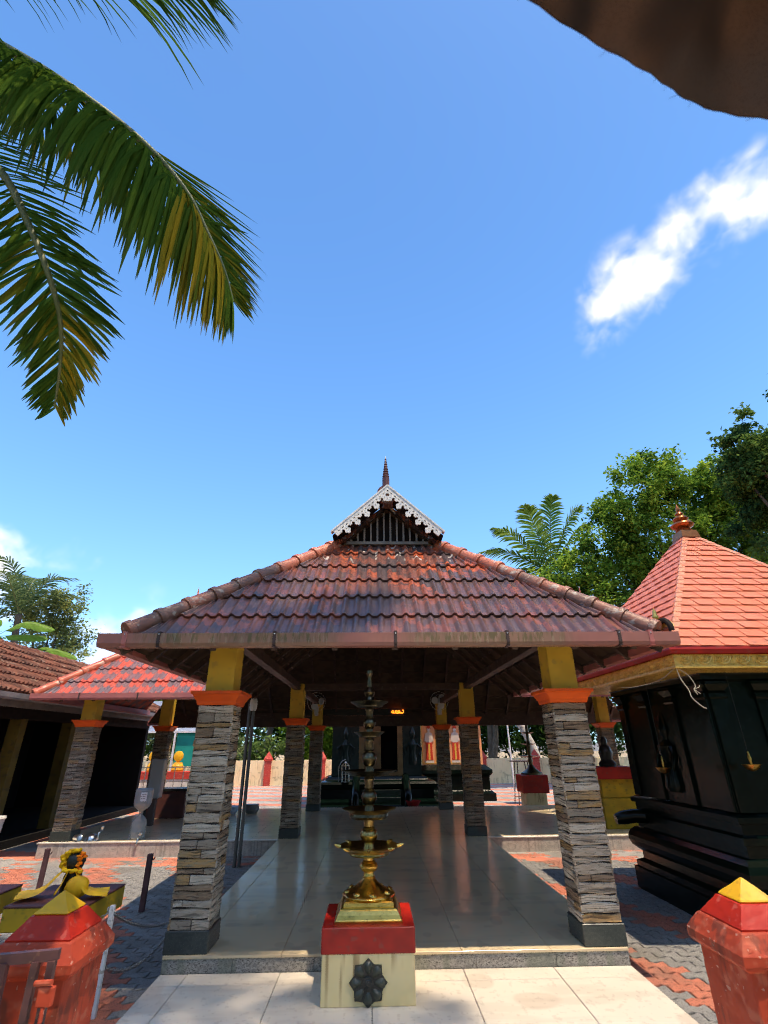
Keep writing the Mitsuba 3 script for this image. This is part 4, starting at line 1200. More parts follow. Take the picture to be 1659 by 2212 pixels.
part(shed, 'wall_panel', bx(-7.36, -7.28, 9.5, 10.15, 1.0, 2.12), 'wall_white')
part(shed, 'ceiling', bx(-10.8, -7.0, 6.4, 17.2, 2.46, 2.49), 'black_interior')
b = thing('waste_bin', 'pale grey bin standing at the left edge before the old shed', 'bin')
part(b, 'body', lathe([(.19, GZ), (.22, GZ + .5), (.235, GZ + .62), (.22, GZ + .63), (.20, GZ + .6)], 20, (-6.86, 10.25, 0)), 'white_plastic', 40)
part(b, 'rim', lathe([(.238, GZ + .59), (.25, GZ + .61), (.238, GZ + .64)], 20, (-6.86, 10.25, 0)), 'white_plastic', 40)

# ------------------------------------------------------------------ things on the left wing floor
jug = [(.10, 0), (.128, .012), (.132, .04), (.124, .06), (.132, .08), (.132, .14), (.124, .16), (.132, .18), (.132, .24), (.126, .26), (.120, .285), (.09, .33), (.05, .36), (.034, .375), (.034, .40)]
k = thing('water_jug', 'clear plastic water jug standing upright at the edge of the left wing floor', 'water jug')
part(k, 'body', lathe([(r * .98, H0 + z) for r, z in jug], 24, (-4.41, 10.62, 0)), 'clear_plastic', True)
part(k, 'water', lathe([(r * .93, H0 + .008 + z) for r, z in jug[:7]], 24, (-4.41, 10.62, 0)), 'clear_plastic', True)
k = thing('water_jug', 'grey water jug with a paper label, upside down on top of the clear jug', 'water jug')
part(k, 'body', lathe([(r * 1.16, H0 + .80 - z * .98) for r, z in jug[::-1]], 24, (-4.41, 10.62, 0)), 'grey_plastic', True)
part(k, 'paper_label', bx(-4.40, -4.29, 10.455, 10.465, H0 + .60, H0 + .74), 'label_white')
part(k, 'print', cat([bx(-4.385 + .012 * i, -4.378 + .012 * i, 10.451, 10.455, H0 + .70 - .03 * j, H0 + .712 - .03 * j) for i in range(7) for j in range(3) if (i * 3 + j) % 4]), 'purple_metal')
k = thing('water_tap', 'steel tap beside the left wing pillar base, first of two along the floor edge', 'tap', 'steel taps on the left wing floor edge')
part(k, 'spout', tube(bez([(-4.98, 10.5, H0 + .16), (-4.98, 10.42, H0 + .16), (-4.98, 10.36, H0 + .12), (-4.98, 10.35, H0 + .04)], 10), .016, 8), 'steel', True)
part(k, 'knob', lathe([(.014, H0 + .16), (.03, H0 + .2), (.026, H0 + .225), (.008, H0 + .23)], 12, (-4.98, 10.46, 0)), 'steel', 40)
k = thing('water_tap', 'steel tap in front of the clear jug on the left wing floor edge', 'tap', 'steel taps on the left wing floor edge')
part(k, 'spout', tube(bez([(-4.28, 10.45, H0 + .07), (-4.28, 10.39, H0 + .07), (-4.28, 10.33, H0 + .02), (-4.28, 10.32, H0 - .06)], 10), .016, 8), 'steel', True)
part(k, 'knob', lathe([(.014, H0 + .07), (.03, H0 + .1), (.026, H0 + .12), (.008, H0 + .13)], 12, (-4.28, 10.42, 0)), 'steel', 40)
k = thing('steel_bowl', 'upturned steel bowl on the left wing floor edge beside the pillar', 'bowl'); scene[k] = mikit.ply(lathe([(.12, H0 + .01), (.115, H0 + .05), (.08, H0 + .09), (.03, H0 + .105)], 20, (-5.16, 10.52, 0)), 'steel', 40)
k = thing('steel_tumbler', 'small steel tumbler lying left of the upturned steel bowl', 'tumbler'); scene[k] = mikit.ply(lathe([(.045, 0), (.05, .06), (.056, .11), (.045, .11)], 16, (-5.42, 10.45, H0 + .058), (.9, -.4, .05)), 'steel', 40)
k = thing('floor_cabinet', 'dark low cabinet standing at the back of the left wing', 'cabinet')
part(k, 'body', bx(-5.4, -4.55, 13.4, 13.9, H0, H0 + .55, .01), 'altar_top'); part(k, 'top', bx(-5.42, -4.53, 13.38, 13.92, H0 + .55, H0 + .6, .006), 'black_stone')
k = thing('hand_dryer_box', 'grey box on a stand in the shade of the left wing', 'box'); part(k, 'housing', bx(-5.0, -4.72, 12.2, 12.4, H0 + .5, H0 + 1.25, .02), 'grey_plastic'); part(k, 'stand', bx(-4.93, -4.8, 12.24, 12.36, H0, H0 + .5), 'strap_metal')
k = thing('rain_pipes', 'pair of grey vertical rain pipes behind the left front pillar', 'pipe')
for i, dx in enumerate((0, .07)): part(k, 'pipe', tube([(-2.36 + dx, 9.45, GZ), (-2.36 + dx, 9.45, 2.3)], .028, 10), 'grey_pipe', True)
part(k, 'pipe_head', lathe([(.05, 2.16), (.065, 2.2), (.065, 2.32), (.05, 2.36)], 14, (-2.30, 9.45, 0)), 'white_plastic', 40)
k = thing('enamel_bowl', 'pale blue bowl on the cross hall floor, left of the second left pillar', 'bowl'); scene[k] = mikit.ply(lathe([(.10, H0), (.17, H0 + .08), (.2, H0 + .16), (.21, H0 + .165), (.18, H0 + .15)], 20, (-3.62, 14.1, 0)), 'sheet_blue', 40)
k = thing('steel_pot', 'dull steel pot beside the pale blue bowl in the cross hall', 'pot'); scene[k] = mikit.ply(lathe([(.12, H0), (.18, H0 + .08), (.16, H0 + .18), (.17, H0 + .19)], 20, (-3.15, 14.2, 0)), 'grey_metal', 40)

for s, x in ((-1, -1.70), (1, 1.62)):
    k = thing('wall_fan', f'white wall fan on the {"left" if s < 0 else "right"} rear pillar in the shade', 'fan', 'wall fans on the rear pillars')
    y = 14.36; zc = 2.66
    part(k, 'bracket', bx(x - .05, x + .05, y + .02, y + .12, zc - .34, zc - .1, .01), 'white_plastic')
    part(k, 'motor', lathe([(.05, -.02), (.07, .02), (.06, .12), (.03, .15)], 14, (x, y, zc), (0, 1, 0)), 'white_plastic', 40)
    for i in range(3):
        a = i * 2 * pi / 3 + .5 + s * .4
        P = Point(.12, 0).buffer(.088, 8)
        part(k, 'blade', extr(P, .006, ((x, y - .03, zc), (cos(a), .18, sin(a)), (-sin(a), .18, cos(a)), (0, -1, 0))), 'white_plastic')
    th = np.linspace(0, 2 * pi, 33)
    part(k, 'guard', cat([tube([(x + r * cos(t), y - .07 + .06 * (r > .2), zc + r * sin(t)) for t in th], .005, 5) for r in (.06, .16, .24)]), 'white_plastic', True)

# ------------------------------------------------------------------ sanctum seen through the hall
san = thing('sanctum', 'dark green stone sanctum with a wooden doorway at the end of the hall', 'shrine')
X0, X1, Y0, Y1 = -1.42, 1.30, 16.9, 19.6
part(san, 'wall', cat([bx(X0, -.58, Y0, Y0 + .3, .7, 3.0), bx(.72, X1, Y0, Y0 + .3, .7, 3.0), bx(-.58, .72, Y0, Y0 + .3, 2.55, 3.0), bx(X0, X0 + .3, Y0 + .3, Y1, .7, 3.0), bx(X1 - .3, X1, Y0 + .3, Y1, .7, 3.0), bx(X0, X1, Y1, Y1 + .3, .7, 3.0)]), 'green_carved')
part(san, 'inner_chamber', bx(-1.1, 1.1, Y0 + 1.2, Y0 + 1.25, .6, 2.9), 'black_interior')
part(san, 'base_moulding', rectlathe(X0, X1, Y0, Y1 + .3, [(.62, GZ), (.62, .02), (.5, .05), (.5, .12), (.32, .18), (.32, .42), (.4, .46), (.42, .56), (.36, .62), (.16, .66), (.1, .74), (0, .76)]), 'green_stone')
part(san, 'door_frame', cat([bx(-.60, -.44, Y0 - .03, Y0 + .1, .72, 2.6), bx(.58, .74, Y0 - .03, Y0 + .1, .72, 2.6), bx(-.44, .58, Y0 - .03, Y0 + .1, 2.42, 2.6), bx(-.44, .58, Y0 - .02, Y0 + .1, .72, .86)]), 'door_wood')
part(san, 'door', bx(-.44, .08, Y0 + .25, Y0 + .30, .86, 2.42), 'door_wood')
for s, x in ((-1, -1.0), (1, 1.05)):
    part(san, 'carved_guardian', cat([lathe([(.1, 1.05), (.13, 1.2), (.09, 1.4), (.14, 1.6), (.05, 1.75), (.09, 1.85), (.09, 1.95), (.03, 2.1)], 14, (x, Y0 - .02, 0))] + [tube([(x + q * .12, Y0 - .02, 1.62), (x + q * .26, Y0 - .05, 1.5), (x + q * .22, Y0 - .07, 1.32)], .035, 7) for q in (-1, 1)]), 'green_carved', 40)
for i in range(4):
    part(san, 'step', bx(-.48, .62, 15.95 + i * .24, 16.3 + i * .24, GZ, .08 + i * .17, .01), 'green_stone')
for s, x in ((-1, -.66), (1, .8)):
    part(san, 'stair_rail', tube(bez([(x, 15.75, .02), (x, 15.8, .28), (x, 16.0, .42), (x, 16.4, .62), (x, 16.75, .72)], 14), [.11] * 14, 10), 'green_stone', True)
part(san, 'roof', frustum((X0 + X1) / 2, (Y0 + Y1) / 2, 2.1, 2.1, 2.9, .1, .1, 4.7), 'shingle_metal')
part(san, 'threshold_slab', bx(-1.95, 1.85, 15.42, 15.9, GZ, .06, .01), 'plinth_granite')
k = thing('caged_lantern', 'small metal cage lantern on the sanctum base left of the door', 'lantern')
lx, ly, lz = -.98, 16.55, .62
part(k, 'cage', cat([tube([(lx + .12 * cos(a), ly + .12 * sin(a), lz), (lx + .12 * cos(a), ly + .12 * sin(a), lz + .42), (lx, ly, lz + .54)], .008, 5) for a in np.linspace(0, 2 * pi, 9)[:-1]] + [lathe([(.125, lz + z), (.125, lz + z + .014), (.11, lz + z + .014)], 16, (lx, ly, 0)) for z in (0, .2, .42)]), 'steel', 40)
part(k, 'handle', tube([(lx - .2, ly, lz), (lx - .2, ly, lz + .4), (lx - .12, ly, lz + .54), (lx, ly, lz + .6)], .008, 5), 'steel', True)
# LED message board
led = thing('message_board', 'long black LED message board with orange letters hanging above the sanctum door', 'sign')
part(led, 'case', bx(-2.06, .72, 14.93, 15.02, 2.335, 2.52, .006), 'black_stone')
part(led, 'frame_strip', cat([bx(-2.06, .72, 14.922, 14.93, 2.331, 2.341), bx(-2.06, .72, 14.922, 14.93, 2.514, 2.524)]), 'ridge_old')


def glyphs():
    ms = []; y = 14.925; z0 = 2.43
    def arc(cx, cz, r, a, b, w=.0055): ms.append(tube([(cx + r * cos(t), y, cz + r * 1.15 * sin(t)) for t in np.linspace(a, b, 12)], w, 5))
    arc(.375, z0, .026, 0, 2 * pi); arc(.42, z0 - .005, .028, -pi, .2 * pi)
    arc(.475, z0 + .012, .022, -.3, 1.6 * pi); arc(.50, z0 - .022, .024, -pi * .9, .9)
    arc(.55, z0, .028, .4, 2.2 * pi); arc(.60, z0 - .008, .024, -pi, 0); arc(.645, z0 - .008, .024, -pi, 0)
    ms.append(tube([(.67, y, z0 - .01), (.67, y, z0 + .045), (.64, y, z0 + .045)], .0055, 5))
    return cat(ms)


k = part(led, 'letters', glyphs(), 'led_red')
scene[k]['emitter'] = {'type': 'area', 'radiance': rgb((3.2, .55, .03))}

# second lamp with pedestal, metal stand, yellow altar at the right
k = thing('lamp_pedestal', 'far pedestal with dark red top and yellow base behind the right front pillar', 'pedestal')
part(k, 'base_block', bx(4.05, 4.62, 15.6, 16.2, GZ, .36, .006), 'cream_paint'); part(k, 'red_top', bx(3.98, 4.69, 15.53, 16.27, .36, .80, .008), 'deep_red')
k = thing('oil_lamp', 'dark tiered oil lamp on the far pedestal to the right', 'lamp')
qx, qy = 4.36, 15.9
part(k, 'foot', lathe([(.3, .80), (.3, .84), (.22, .88), (.12, .96), (.06, 1.05)], 24, (qx, qy, 0)), 'brass_dark', 35)
part(k, 'stem', lathe([(.05, 1.05), (.07, 1.15), (.045, 1.25), (.05, 1.5), (.07, 1.6), (.04, 1.7), (.045, 2.0), (.035, 2.3), (.04, 2.6), (.02, 2.75)], 16, (qx, qy, 0)), 'brass_dark', 35)
for z, r in ((1.26, .3), (1.58, .24), (1.88, .2), (2.16, .17), (2.42, .14)): part(k, 'wick_dish', lathe([(.05, z - .03), (r * .7, z - .01), (r, z + .02), (r * .6, z + .01)], 24, (qx, qy, 0)), 'brass_dark', 35)
k = thing('metal_stand', 'tall four-legged metal stand beside the far pedestal', 'stand')
for a, b in ((-1, -1), (1, -1), (1, 1), (-1, 1)): part(k, 'leg', bar((4.62 + a * .16, 17.9 + b * .16, 1.08), (4.62 + a * .26, 17.9 + b * .26, GZ), .025), 'strap_metal')
part(k, 'top', bx(4.30, 4.94, 17.6, 18.2, 1.07, 1.10), 'strap_metal')
part(k, 'stretcher', cat([bar((4.62 - .25, 17.9 - .25, .06), (4.62 + .25, 17.9 - .25, .06), .02), bar((4.62 - .25, 17.9 + .25, .06), (4.62 + .25, 17.9 + .25, .06), .02)]), 'strap_metal')
k = thing('yellow_altar', 'yellow altar block with a dark red slab on top, half hidden behind the green shrine', 'altar')
part(k, 'lower_block', bx(4.28, 5.0, 11.0, 11.6, H0, .62, .006), 'altar_yellow'); part(k, 'upper_block', bx(4.31, 4.97, 11.03, 11.57, .625, .95, .006), 'altar_yellow'); part(k, 'slab', bx(4.22, 5.06, 10.94, 11.66, .95, 1.16, .008), 'deep_red')
k = thing('black_idol', 'black stone idol standing on the yellow altar', 'idol'); scene[k] = mikit.ply(lathe([(.16, 1.16), (.17, 1.22), (.11, 1.28), (.14, 1.42), (.1, 1.52), (.06, 1.56), (.07, 1.64), (.03, 1.72)], 18, (4.62, 11.3, 0)), 'black_stone', 40)
k = thing('red_bucket', 'dark red bucket on the ground beside the right wing floor edge', 'bucket'); part(k, 'body', lathe([(.10, GZ), (.14, GZ + .28), (.15, GZ + .29), (.13, GZ + .28)], 18, (3.42, 10.0, 0)), 'deep_red', 40); part(k, 'handle', tube([(3.42 + .14 * cos(t), 10.0, GZ + .28 - .1 * sin(t)) for t in np.linspace(0, pi, 9)], .006, 5), 'strap_metal', True)
k = thing('red_bowl', 'red plastic bowl on the threshold before the sanctum', 'bowl'); scene[k] = mikit.ply(lathe([(.12, .06), (.2, .2), (.21, .22), (.18, .2)], 18, (.92, 15.55, 0)), 'deep_red', 40)

# ------------------------------------------------------------------ painted shrine far behind, right of the sanctum
mur = thing('painted_shrine', 'small far shrine with peach walls, painted red figures and gilded eave between the right pillars', 'shrine')
part(mur, 'base', rectlathe(1.5, 3.65, 19.2, 21.2, [(.3, GZ), (.3, .1), (.15, .2), (.15, .6), (.25, .7), (.25, .8), (.05, .95)]), 'green_stone')
part(mur, 'wall', bx(1.5, 3.65, 19.2, 21.2, .95, 2.5), 'mural_ground')
part(mur, 'fascia', bx(1.3, 3.85, 19.06, 21.4, 2.46, 2.62), 'gold_paint')
part(mur, 'roof', frustum(2.575, 20.2, 1.35, 1.22, 2.6, .1, .1, 3.9), 'shingle_metal')


def saint(x):
    y = 19.19
    def pol(P, d, m):
        P = affinity.scale(P, .74, .97, origin=(0, 0)); part(mur, 'mural', extr(P, d, ((x, y, 1.02), (1, 0, 0), (0, 0, 1), (0, -1, 0))), m)
    pol(sbox(-.34, -.02, .34, 1.42).difference(sbox(-.31, .01, .31, 1.39)), .012, 'mural_gold')
    pol(Polygon([(-.17, .08), (-.05, .1), (0, .3), (.05, .1), (.17, .08), (.14, .5), (.16, .68), (-.16, .68), (-.14, .5)]), .012, 'mural_red')
    pol(Polygon([(-.13, .66), (.13, .66), (.17, .95), (.06, 1.0), (-.06, 1.0), (-.17, .95)]), .014, 'mural_pale')
    for q in (-1, 1): pol(Polygon([(q * .22, .7), (q * .17, .92), (q * .11, .9), (q * .16, .68)]), .016, 'mural_pale')
    pol(Point(0, 1.08).buffer(.075, 8), .016, 'mural_pale')
    pol(Polygon([(-.09, 1.12), (.09, 1.12), (.06, 1.25), (0, 1.36), (-.06, 1.25)]), .018, 'mural_red')
    pol(sbox(-.2, 0, .2, .07), .016, 'mural_pale'); pol(sbox(-.04, .1, .04, .62), .018, 'mural_gold')


for x in (1.80, 2.72): saint(x)
for x in (1.44, 2.26, 3.3): part(mur, 'pilaster', bx(x - .09, x + .09, 19.1, 19.22, .95, 2.46), 'cream_paint')

# ------------------------------------------------------------------ compound wall with red posts
cw = thing('compound_wall', 'low cream boundary wall with pointed red posts behind the temple', 'wall')
part(cw, 'panel', bx(-26, 26, 27.0, 27.15, GZ, .96), 'wall_cream')
for i in range(20):
    x = -26.1 + i * 2.6
    part(cw, 'post', sqlathe(x + .1, 26.98, [(.15, GZ), (.15, .93), (.19, .95), (.19, 1.03), (.0, 1.36)]), 'wall_post_red')
# left back: net screen, yellow idols, metal rails
scr = thing('net_screen', 'teal net screen in a white frame under pale blue sheeting at the far left', 'screen')
part(scr, 'sheeting', bx(-9.2, -6.0, 21.98, 22.02, 2.15, 3.3), 'sheet_blue')
part(scr, 'net', bx(-8.0, -6.0, 22.03, 22.05, .9, 2.12), 'teal_net')
for x in (-8.05, -6.75): part(scr, 'frame_post', bx(x - .03, x + .03, 21.9, 21.97, GZ, 3.3), 'white_metal')
part(scr, 'frame_rail', bx(-9.2, -6.0, 21.9, 21.97, 2.10, 2.17), 'white_metal')
led_ = thing('idol_ledge', 'white and red masonry ledge carrying the yellow idols at the far left', 'ledge')
part(led_, 'ledge_block', bx(-9.4, -6.2, 20.3, 20.9, GZ, .55), 'wall_white'); part(led_, 'red_band', bx(-9.42, -6.18, 20.28, 20.92, .55, .78), 'wall_post_red')
for i, x in enumerate((-8.2, -7.3)):
    k = thing('yellow_idol', ('yellow hooded idol on the far left ledge, left of the shaded pillar', 'yellow hooded idol on the far left ledge, right of the shaded pillar')[i], 'idol', 'yellow idols on the far ledge')
    part(k, 'coils', lathe([(.2, .78), (.22, .84), (.19, .9), (.2, .96), (.16, 1.02), (.14, 1.08)], 18, (x, 20.55, 0)), 'idol_yellow', 40)
    part(k, 'hood', lathe([(.05, -.05), (.16, -.03), (.18, 0), (.16, .03), (.05, .05)], 20, (x, 20.5, 1.28), (0, -1, .1)), 'idol_yellow', 40)
    part(k, 'neck', tube([(x, 20.55, 1.05), (x, 20.52, 1.2)], .06, 8), 'idol_yellow', True)
for i, (a, b) in enumerate(((-8.5, -7.75), (-7.3, -6.4))):
    k = thing('metal_rail', ('low metal railing before the far left yellow idol', 'low metal railing before the far right yellow idol')[i], 'railing', 'railings before the yellow idols')
    for x in np.linspace(a, b, 4): part(k, 'upright', bx(x - .012, x + .012, 19.48, 19.505, GZ, .95), 'grey_metal')
    for z in (.2, .5, .94): part(k, 'rail', bx(a, b, 19.50, 19.525, z, z + .025), 'grey_metal')
# pipe across the right background
k = thing('light_pole', 'thin steel pole beside the leaning white trunk in the right background', 'pole'); scene[k] = mikit.ply(tube([(5.5, 22.5, GZ), (5.42, 22.5, 5.0)], .035, 8), 'white_metal', True)

# ------------------------------------------------------------------ foliage
def leafcloud(cent, n, size, cols, seed, nrm_out=None, jit=.35):
    """n leaves (two triangles each, slightly folded) around given cluster centres (m,3) with radii -> mesh, colours"""
    q = np.random.default_rng(seed); C_ = np.asarray(cent)
    idx = q.integers(0, len(C_), n)
    P = C_[idx, :3] + q.normal(0, 1, (n, 3)) * C_[idx, 3:4] * .5
    d = q.normal(0, 1, (n, 3)); d[:, 2] = d[:, 2] * .6 - .25; d /= np.linalg.norm(d, axis=1, keepdims=True)
    up = q.normal(0, .55, (n, 3)) + [0, 0, 1.0]
    s = np.cross(d, up); s /= np.linalg.norm(s, axis=1, keepdims=True) + 1e-9; up = np.cross(s, d)
    L = size * q.uniform(.6, 1.25, (n, 1)); W = L * q.uniform(.24, .36, (n, 1))
    V = np.stack([P, P + d * L * .45 + s * W + up * W * .3, P + d * L, P + d * L * .45 - s * W + up * W * .3], 1).reshape(-1, 3)
    a = np.arange(n) * 4
    F = np.vstack([np.stack([a, a + 1, a + 2], 1), np.stack([a, a + 2, a + 3], 1)])
    cl = q.random(len(C_)); t = np.clip(cl[idx] * .75 + q.normal(.12, .15, n), 0, 1)[:, None]
    c0, c1, c2 = (np.array(x) for x in cols)
    col = np.where(t < .5, c0 + (c1 - c0) * t * 2, c1 + (c2 - c1) * (t * 2 - 1))
    return tm(V, F), np.repeat(col, 4, 0)


def clusters(lumps, per, seed, rad=.5):
    """cluster centres over the outer shell of lumps (x, y, z, r)"""
    q = np.random.default_rng(seed); out = []
    for x, y, z, r in lumps:
        m = int(per * r * r)
        v = q.normal(0, 1, (m, 3)); v /= np.linalg.norm(v, axis=1, keepdims=True)
        rr = r * q.uniform(.55, 1.05, (m, 1)) ** .7
        p = np.array([x, y, z]) + v * rr * [1, 1, .85]
        nz = meshkit.noise(p * .9, seed)
        keep = nz > .33
        out.append(np.hstack([p, rad * q.uniform(.6, 1.3, (m, 1))])[keep])
    return np.vstack(out)


GREEN = ((.04, .085, .02), (.20, .34, .04), (.48, .60, .08))
DEEP = ((.03, .07, .03), (.08, .15, .04), (.2, .3, .06))
OLIVE = ((.10, .14, .07), (.27, .31, .10), (.42, .45, .14))


def tree(name, label, base, lumps, per, leaves, size, cols, seed, trunk_r=.2, rad=.5, bark='bark_tree', group=None):
    k = thing(name, label, 'tree', group)
    base = np.array(base, float); c = np.array([l[:3] for l in lumps]).mean(0)
    fork = base + (np.array([c[0], c[1], base[2] + (c[2] - base[2]) * .5]) - base)
    ms = [tube(bez([base, base * .5 + fork * .5 + [.15, .1, 0], fork], 8), np.linspace(trunk_r, trunk_r * .6, 8), 10)]
    for l in lumps:
        p = np.array(l[:3]); mid = fork * .5 + p * .5 + [0, 0, .3]
        ms.append(tube(bez([fork, mid, p], 8), np.linspace(trunk_r * .45, trunk_r * .1, 8), 6))
    part(k, 'trunk', cat(ms), bark, True)
    C_ = clusters(lumps, per, seed, rad)
    m, col = leafcloud(C_, leaves, size, cols, seed + 1)
    part(k, 'crown', m, 'leaf', False, stuff=True, color=col)
    return k


tree('broadleaf_tree', 'big bushy green tree behind the salmon shrine roof', (12.6, 22.5, GZ),
     [(13.1, 20.5, 13.0, 1.7), (15.0, 21.2, 12.4, 1.9), (11.9, 21.4, 11.6, 1.3), (13.6, 21.9, 10.6, 2.2), (11.2, 22.3, 9.7, 1.6), (9.6, 22.7, 8.9, 1.25), (8.4, 22.9, 8.2, 1.1), (11.6, 22.9, 7.6, 2.2), (14.5, 22.8, 8.4, 2.4), (9.0, 23.4, 6.6, 1.8), (16.6, 22.0, 10.5, 2.0), (6.9, 23.6, 6.6, 1.2), (16.8, 20.6, 12.6, 1.7), (17.6, 21.5, 9.6, 2.3), (16.0, 22.4, 7.2, 2.2), (18.6, 20.8, 11.6, 2.0)],
     21, 105000, .2, GREEN, 101, .3, .42)
tree('broadleaf_tree', 'darker nearer tree at the right edge above the salmon roof', (13.6, 13.6, GZ),
     [(12.9, 12.9, 10.7, 1.4), (11.9, 13.3, 10.0, .95), (12.8, 13.6, 9.2, 1.4), (11.7, 13.7, 9.35, .8), (12.9, 14.2, 7.9, 1.3), (14.2, 13.2, 10.2, 1.8), (14.4, 13.8, 8.4, 1.8), (13.6, 12.3, 11.8, 1.1)],
     26, 46000, .16, DEEP, 131, .25, .28)
tree('broadleaf_tree', 'airy olive green tree above the old shed roof on the left', (-15.4, 24.8, GZ),
     [(-15.6, 24.1, 7.5, 1.15), (-14.9, 23.9, 8.1, .85), (-16.1, 24.7, 6.4, 1.2), (-14.7, 24.4, 6.7, 1.0), (-16.8, 24.0, 7.9, .8), (-14.4, 24.5, 5.4, .8), (-15.4, 24.7, 5.2, 1.1)],
     24, 9500, .17, OLIVE, 151, .16, .42)
# unseen trees added around the compound to block low sky light
for i, (x, y, h) in enumerate(((-13, -6, 8), (-7, -11, 9), (0, -13, 9), (7, -11, 9), (12, -5, 9), (12.5, 3, 9), (-14, 2, 7))):
    tree('broadleaf_tree', ('added unseen tree behind the viewer at the far left corner of the compound', 'added unseen tree behind the viewer on the left side', 'added unseen tree straight behind the viewer', 'added unseen tree behind the viewer on the right side', 'added unseen tree behind the viewer at the far right corner', 'added unseen tree outside the right picture edge beyond the shrine', 'added unseen tree outside the left picture edge beyond the shed')[i], (x, y, GZ),
         [(x + R.uniform(-2, 2), y + R.uniform(-1, 1), h * R.uniform(.35, 1.0), R.uniform(1.8, 2.8)) for _ in range(7)] + [(x + dx, y, 2.0, 2.2) for dx in (-2.4, 2.4)], 5, 5200, .5, GREEN, 170 + i * 3, .25, .8, group='unseen trees added around the compound')
# shrubs and trees behind the boundary wall, seen between the pillars
bgl = [('bush', 'bright leafy bush behind the wall left of the sanctum', (-3.6, 30, 2.6), [(-3.6, 30, 2.4, 1.5), (-2.6, 29.6, 3.4, 1.3), (-3.0, 29.5, 1.3, 1.0), (-2.2, 30, 1.6, 1.1)], ((.05, .11, .012), (.13, .24, .02), (.26, .38, .04))),
       ('bush', 'low pale green bush on the wall at the far left of the hall view', (-6, 29, 1.2), [(-6.2, 28.6, 1.0, .9), (-5.0, 28.6, 1.2, .8), (-7.4, 28.8, 1.1, .8)], ((.06, .11, .03), (.16, .24, .06), (.28, .36, .12))),
       ('bush', 'dense dark green thicket behind the wall at the right', (8, 33, 3), [(6.2, 33, 2.4, 2.0), (8.5, 33, 3.2, 2.4), (10.8, 33, 3.0, 2.2), (7.2, 34, 5.0, 2.4), (10, 34, 5.4, 2.4), (12.5, 33, 3.5, 2.4)], ((.012, .035, .012), (.035, .08, .018), (.09, .17, .03))),
       ('bush', 'small yellow green bush above the wall right of the rear pillars', (4.2, 28.6, 1), [(4.0, 28.4, 1.0, .6), (4.7, 28.5, .9, .5)], ((.08, .14, .02), (.18, .28, .03), (.3, .4, .05))),
       ('bush', 'leafy shrub behind the net screen at the far left', (-9, 27.5, 2), [(-9.6, 27.9, 1.6, 1.2), (-8.2, 28.2, 2.6, 1.4), (-10.8, 28.2, 3.0, 1.6), (-7.5, 28, 1.2, .9)], ((.06, .09, .04), (.14, .19, .07), (.25, .3, .14))),
       ('bush', 'far shaded greenery straight behind the sanctum', (0, 33, 3), [(-1, 33, 2.5, 2.2), (1.5, 33, 2.5, 2.2), (3.6, 33.5, 2.6, 1.8), (-4.5, 35, 3, 2.6), (-8, 36, 3.4, 2.8), (-11.5, 36, 3.2, 2.8), (-15, 36, 3, 2.8), (13.5, 35, 3.5, 2.8), (17, 35, 3.5, 2.8)], ((.02, .05, .012), (.05, .1, .02), (.1, .18, .03)))]
for i, (nm, lb, b, lumps, cols) in enumerate(bgl):
    C_ = clusters(lumps, 16, 300 + i, .45); n = int(sum(l[3] ** 2 for l in lumps) * 950)
    m, col = leafcloud(C_, n, .26, cols, 400 + i)
    k = thing(nm, lb, 'bush')
    part(k, 'leaves', m, 'leaf', False, stuff=True, color=col)
    part(k, 'stems', cat([tube(bez([(b[0] + .3 * (j - 1), b[1], GZ), (b[0] * .5 + l[0] * .5, l[1], l[2] * .5), l[:3]], 6), np.linspace(.07, .02, 6), 5) for j, l in enumerate(lumps)]), 'bark_tree', True)
k = thing('leaning_trunk', 'leaning pale tree trunk behind the wall at the right', 'tree trunk')
scene[k] = mikit.ply(tube(bez([(8.6, 28.4, GZ), (8.1, 28.4, 1.6), (7.2, 28.5, 3.4), (6.6, 28.6, 5.2), (6.5, 28.6, 6.5)], 16), np.linspace(.22, .13, 16), 10), 'bark_white', True)

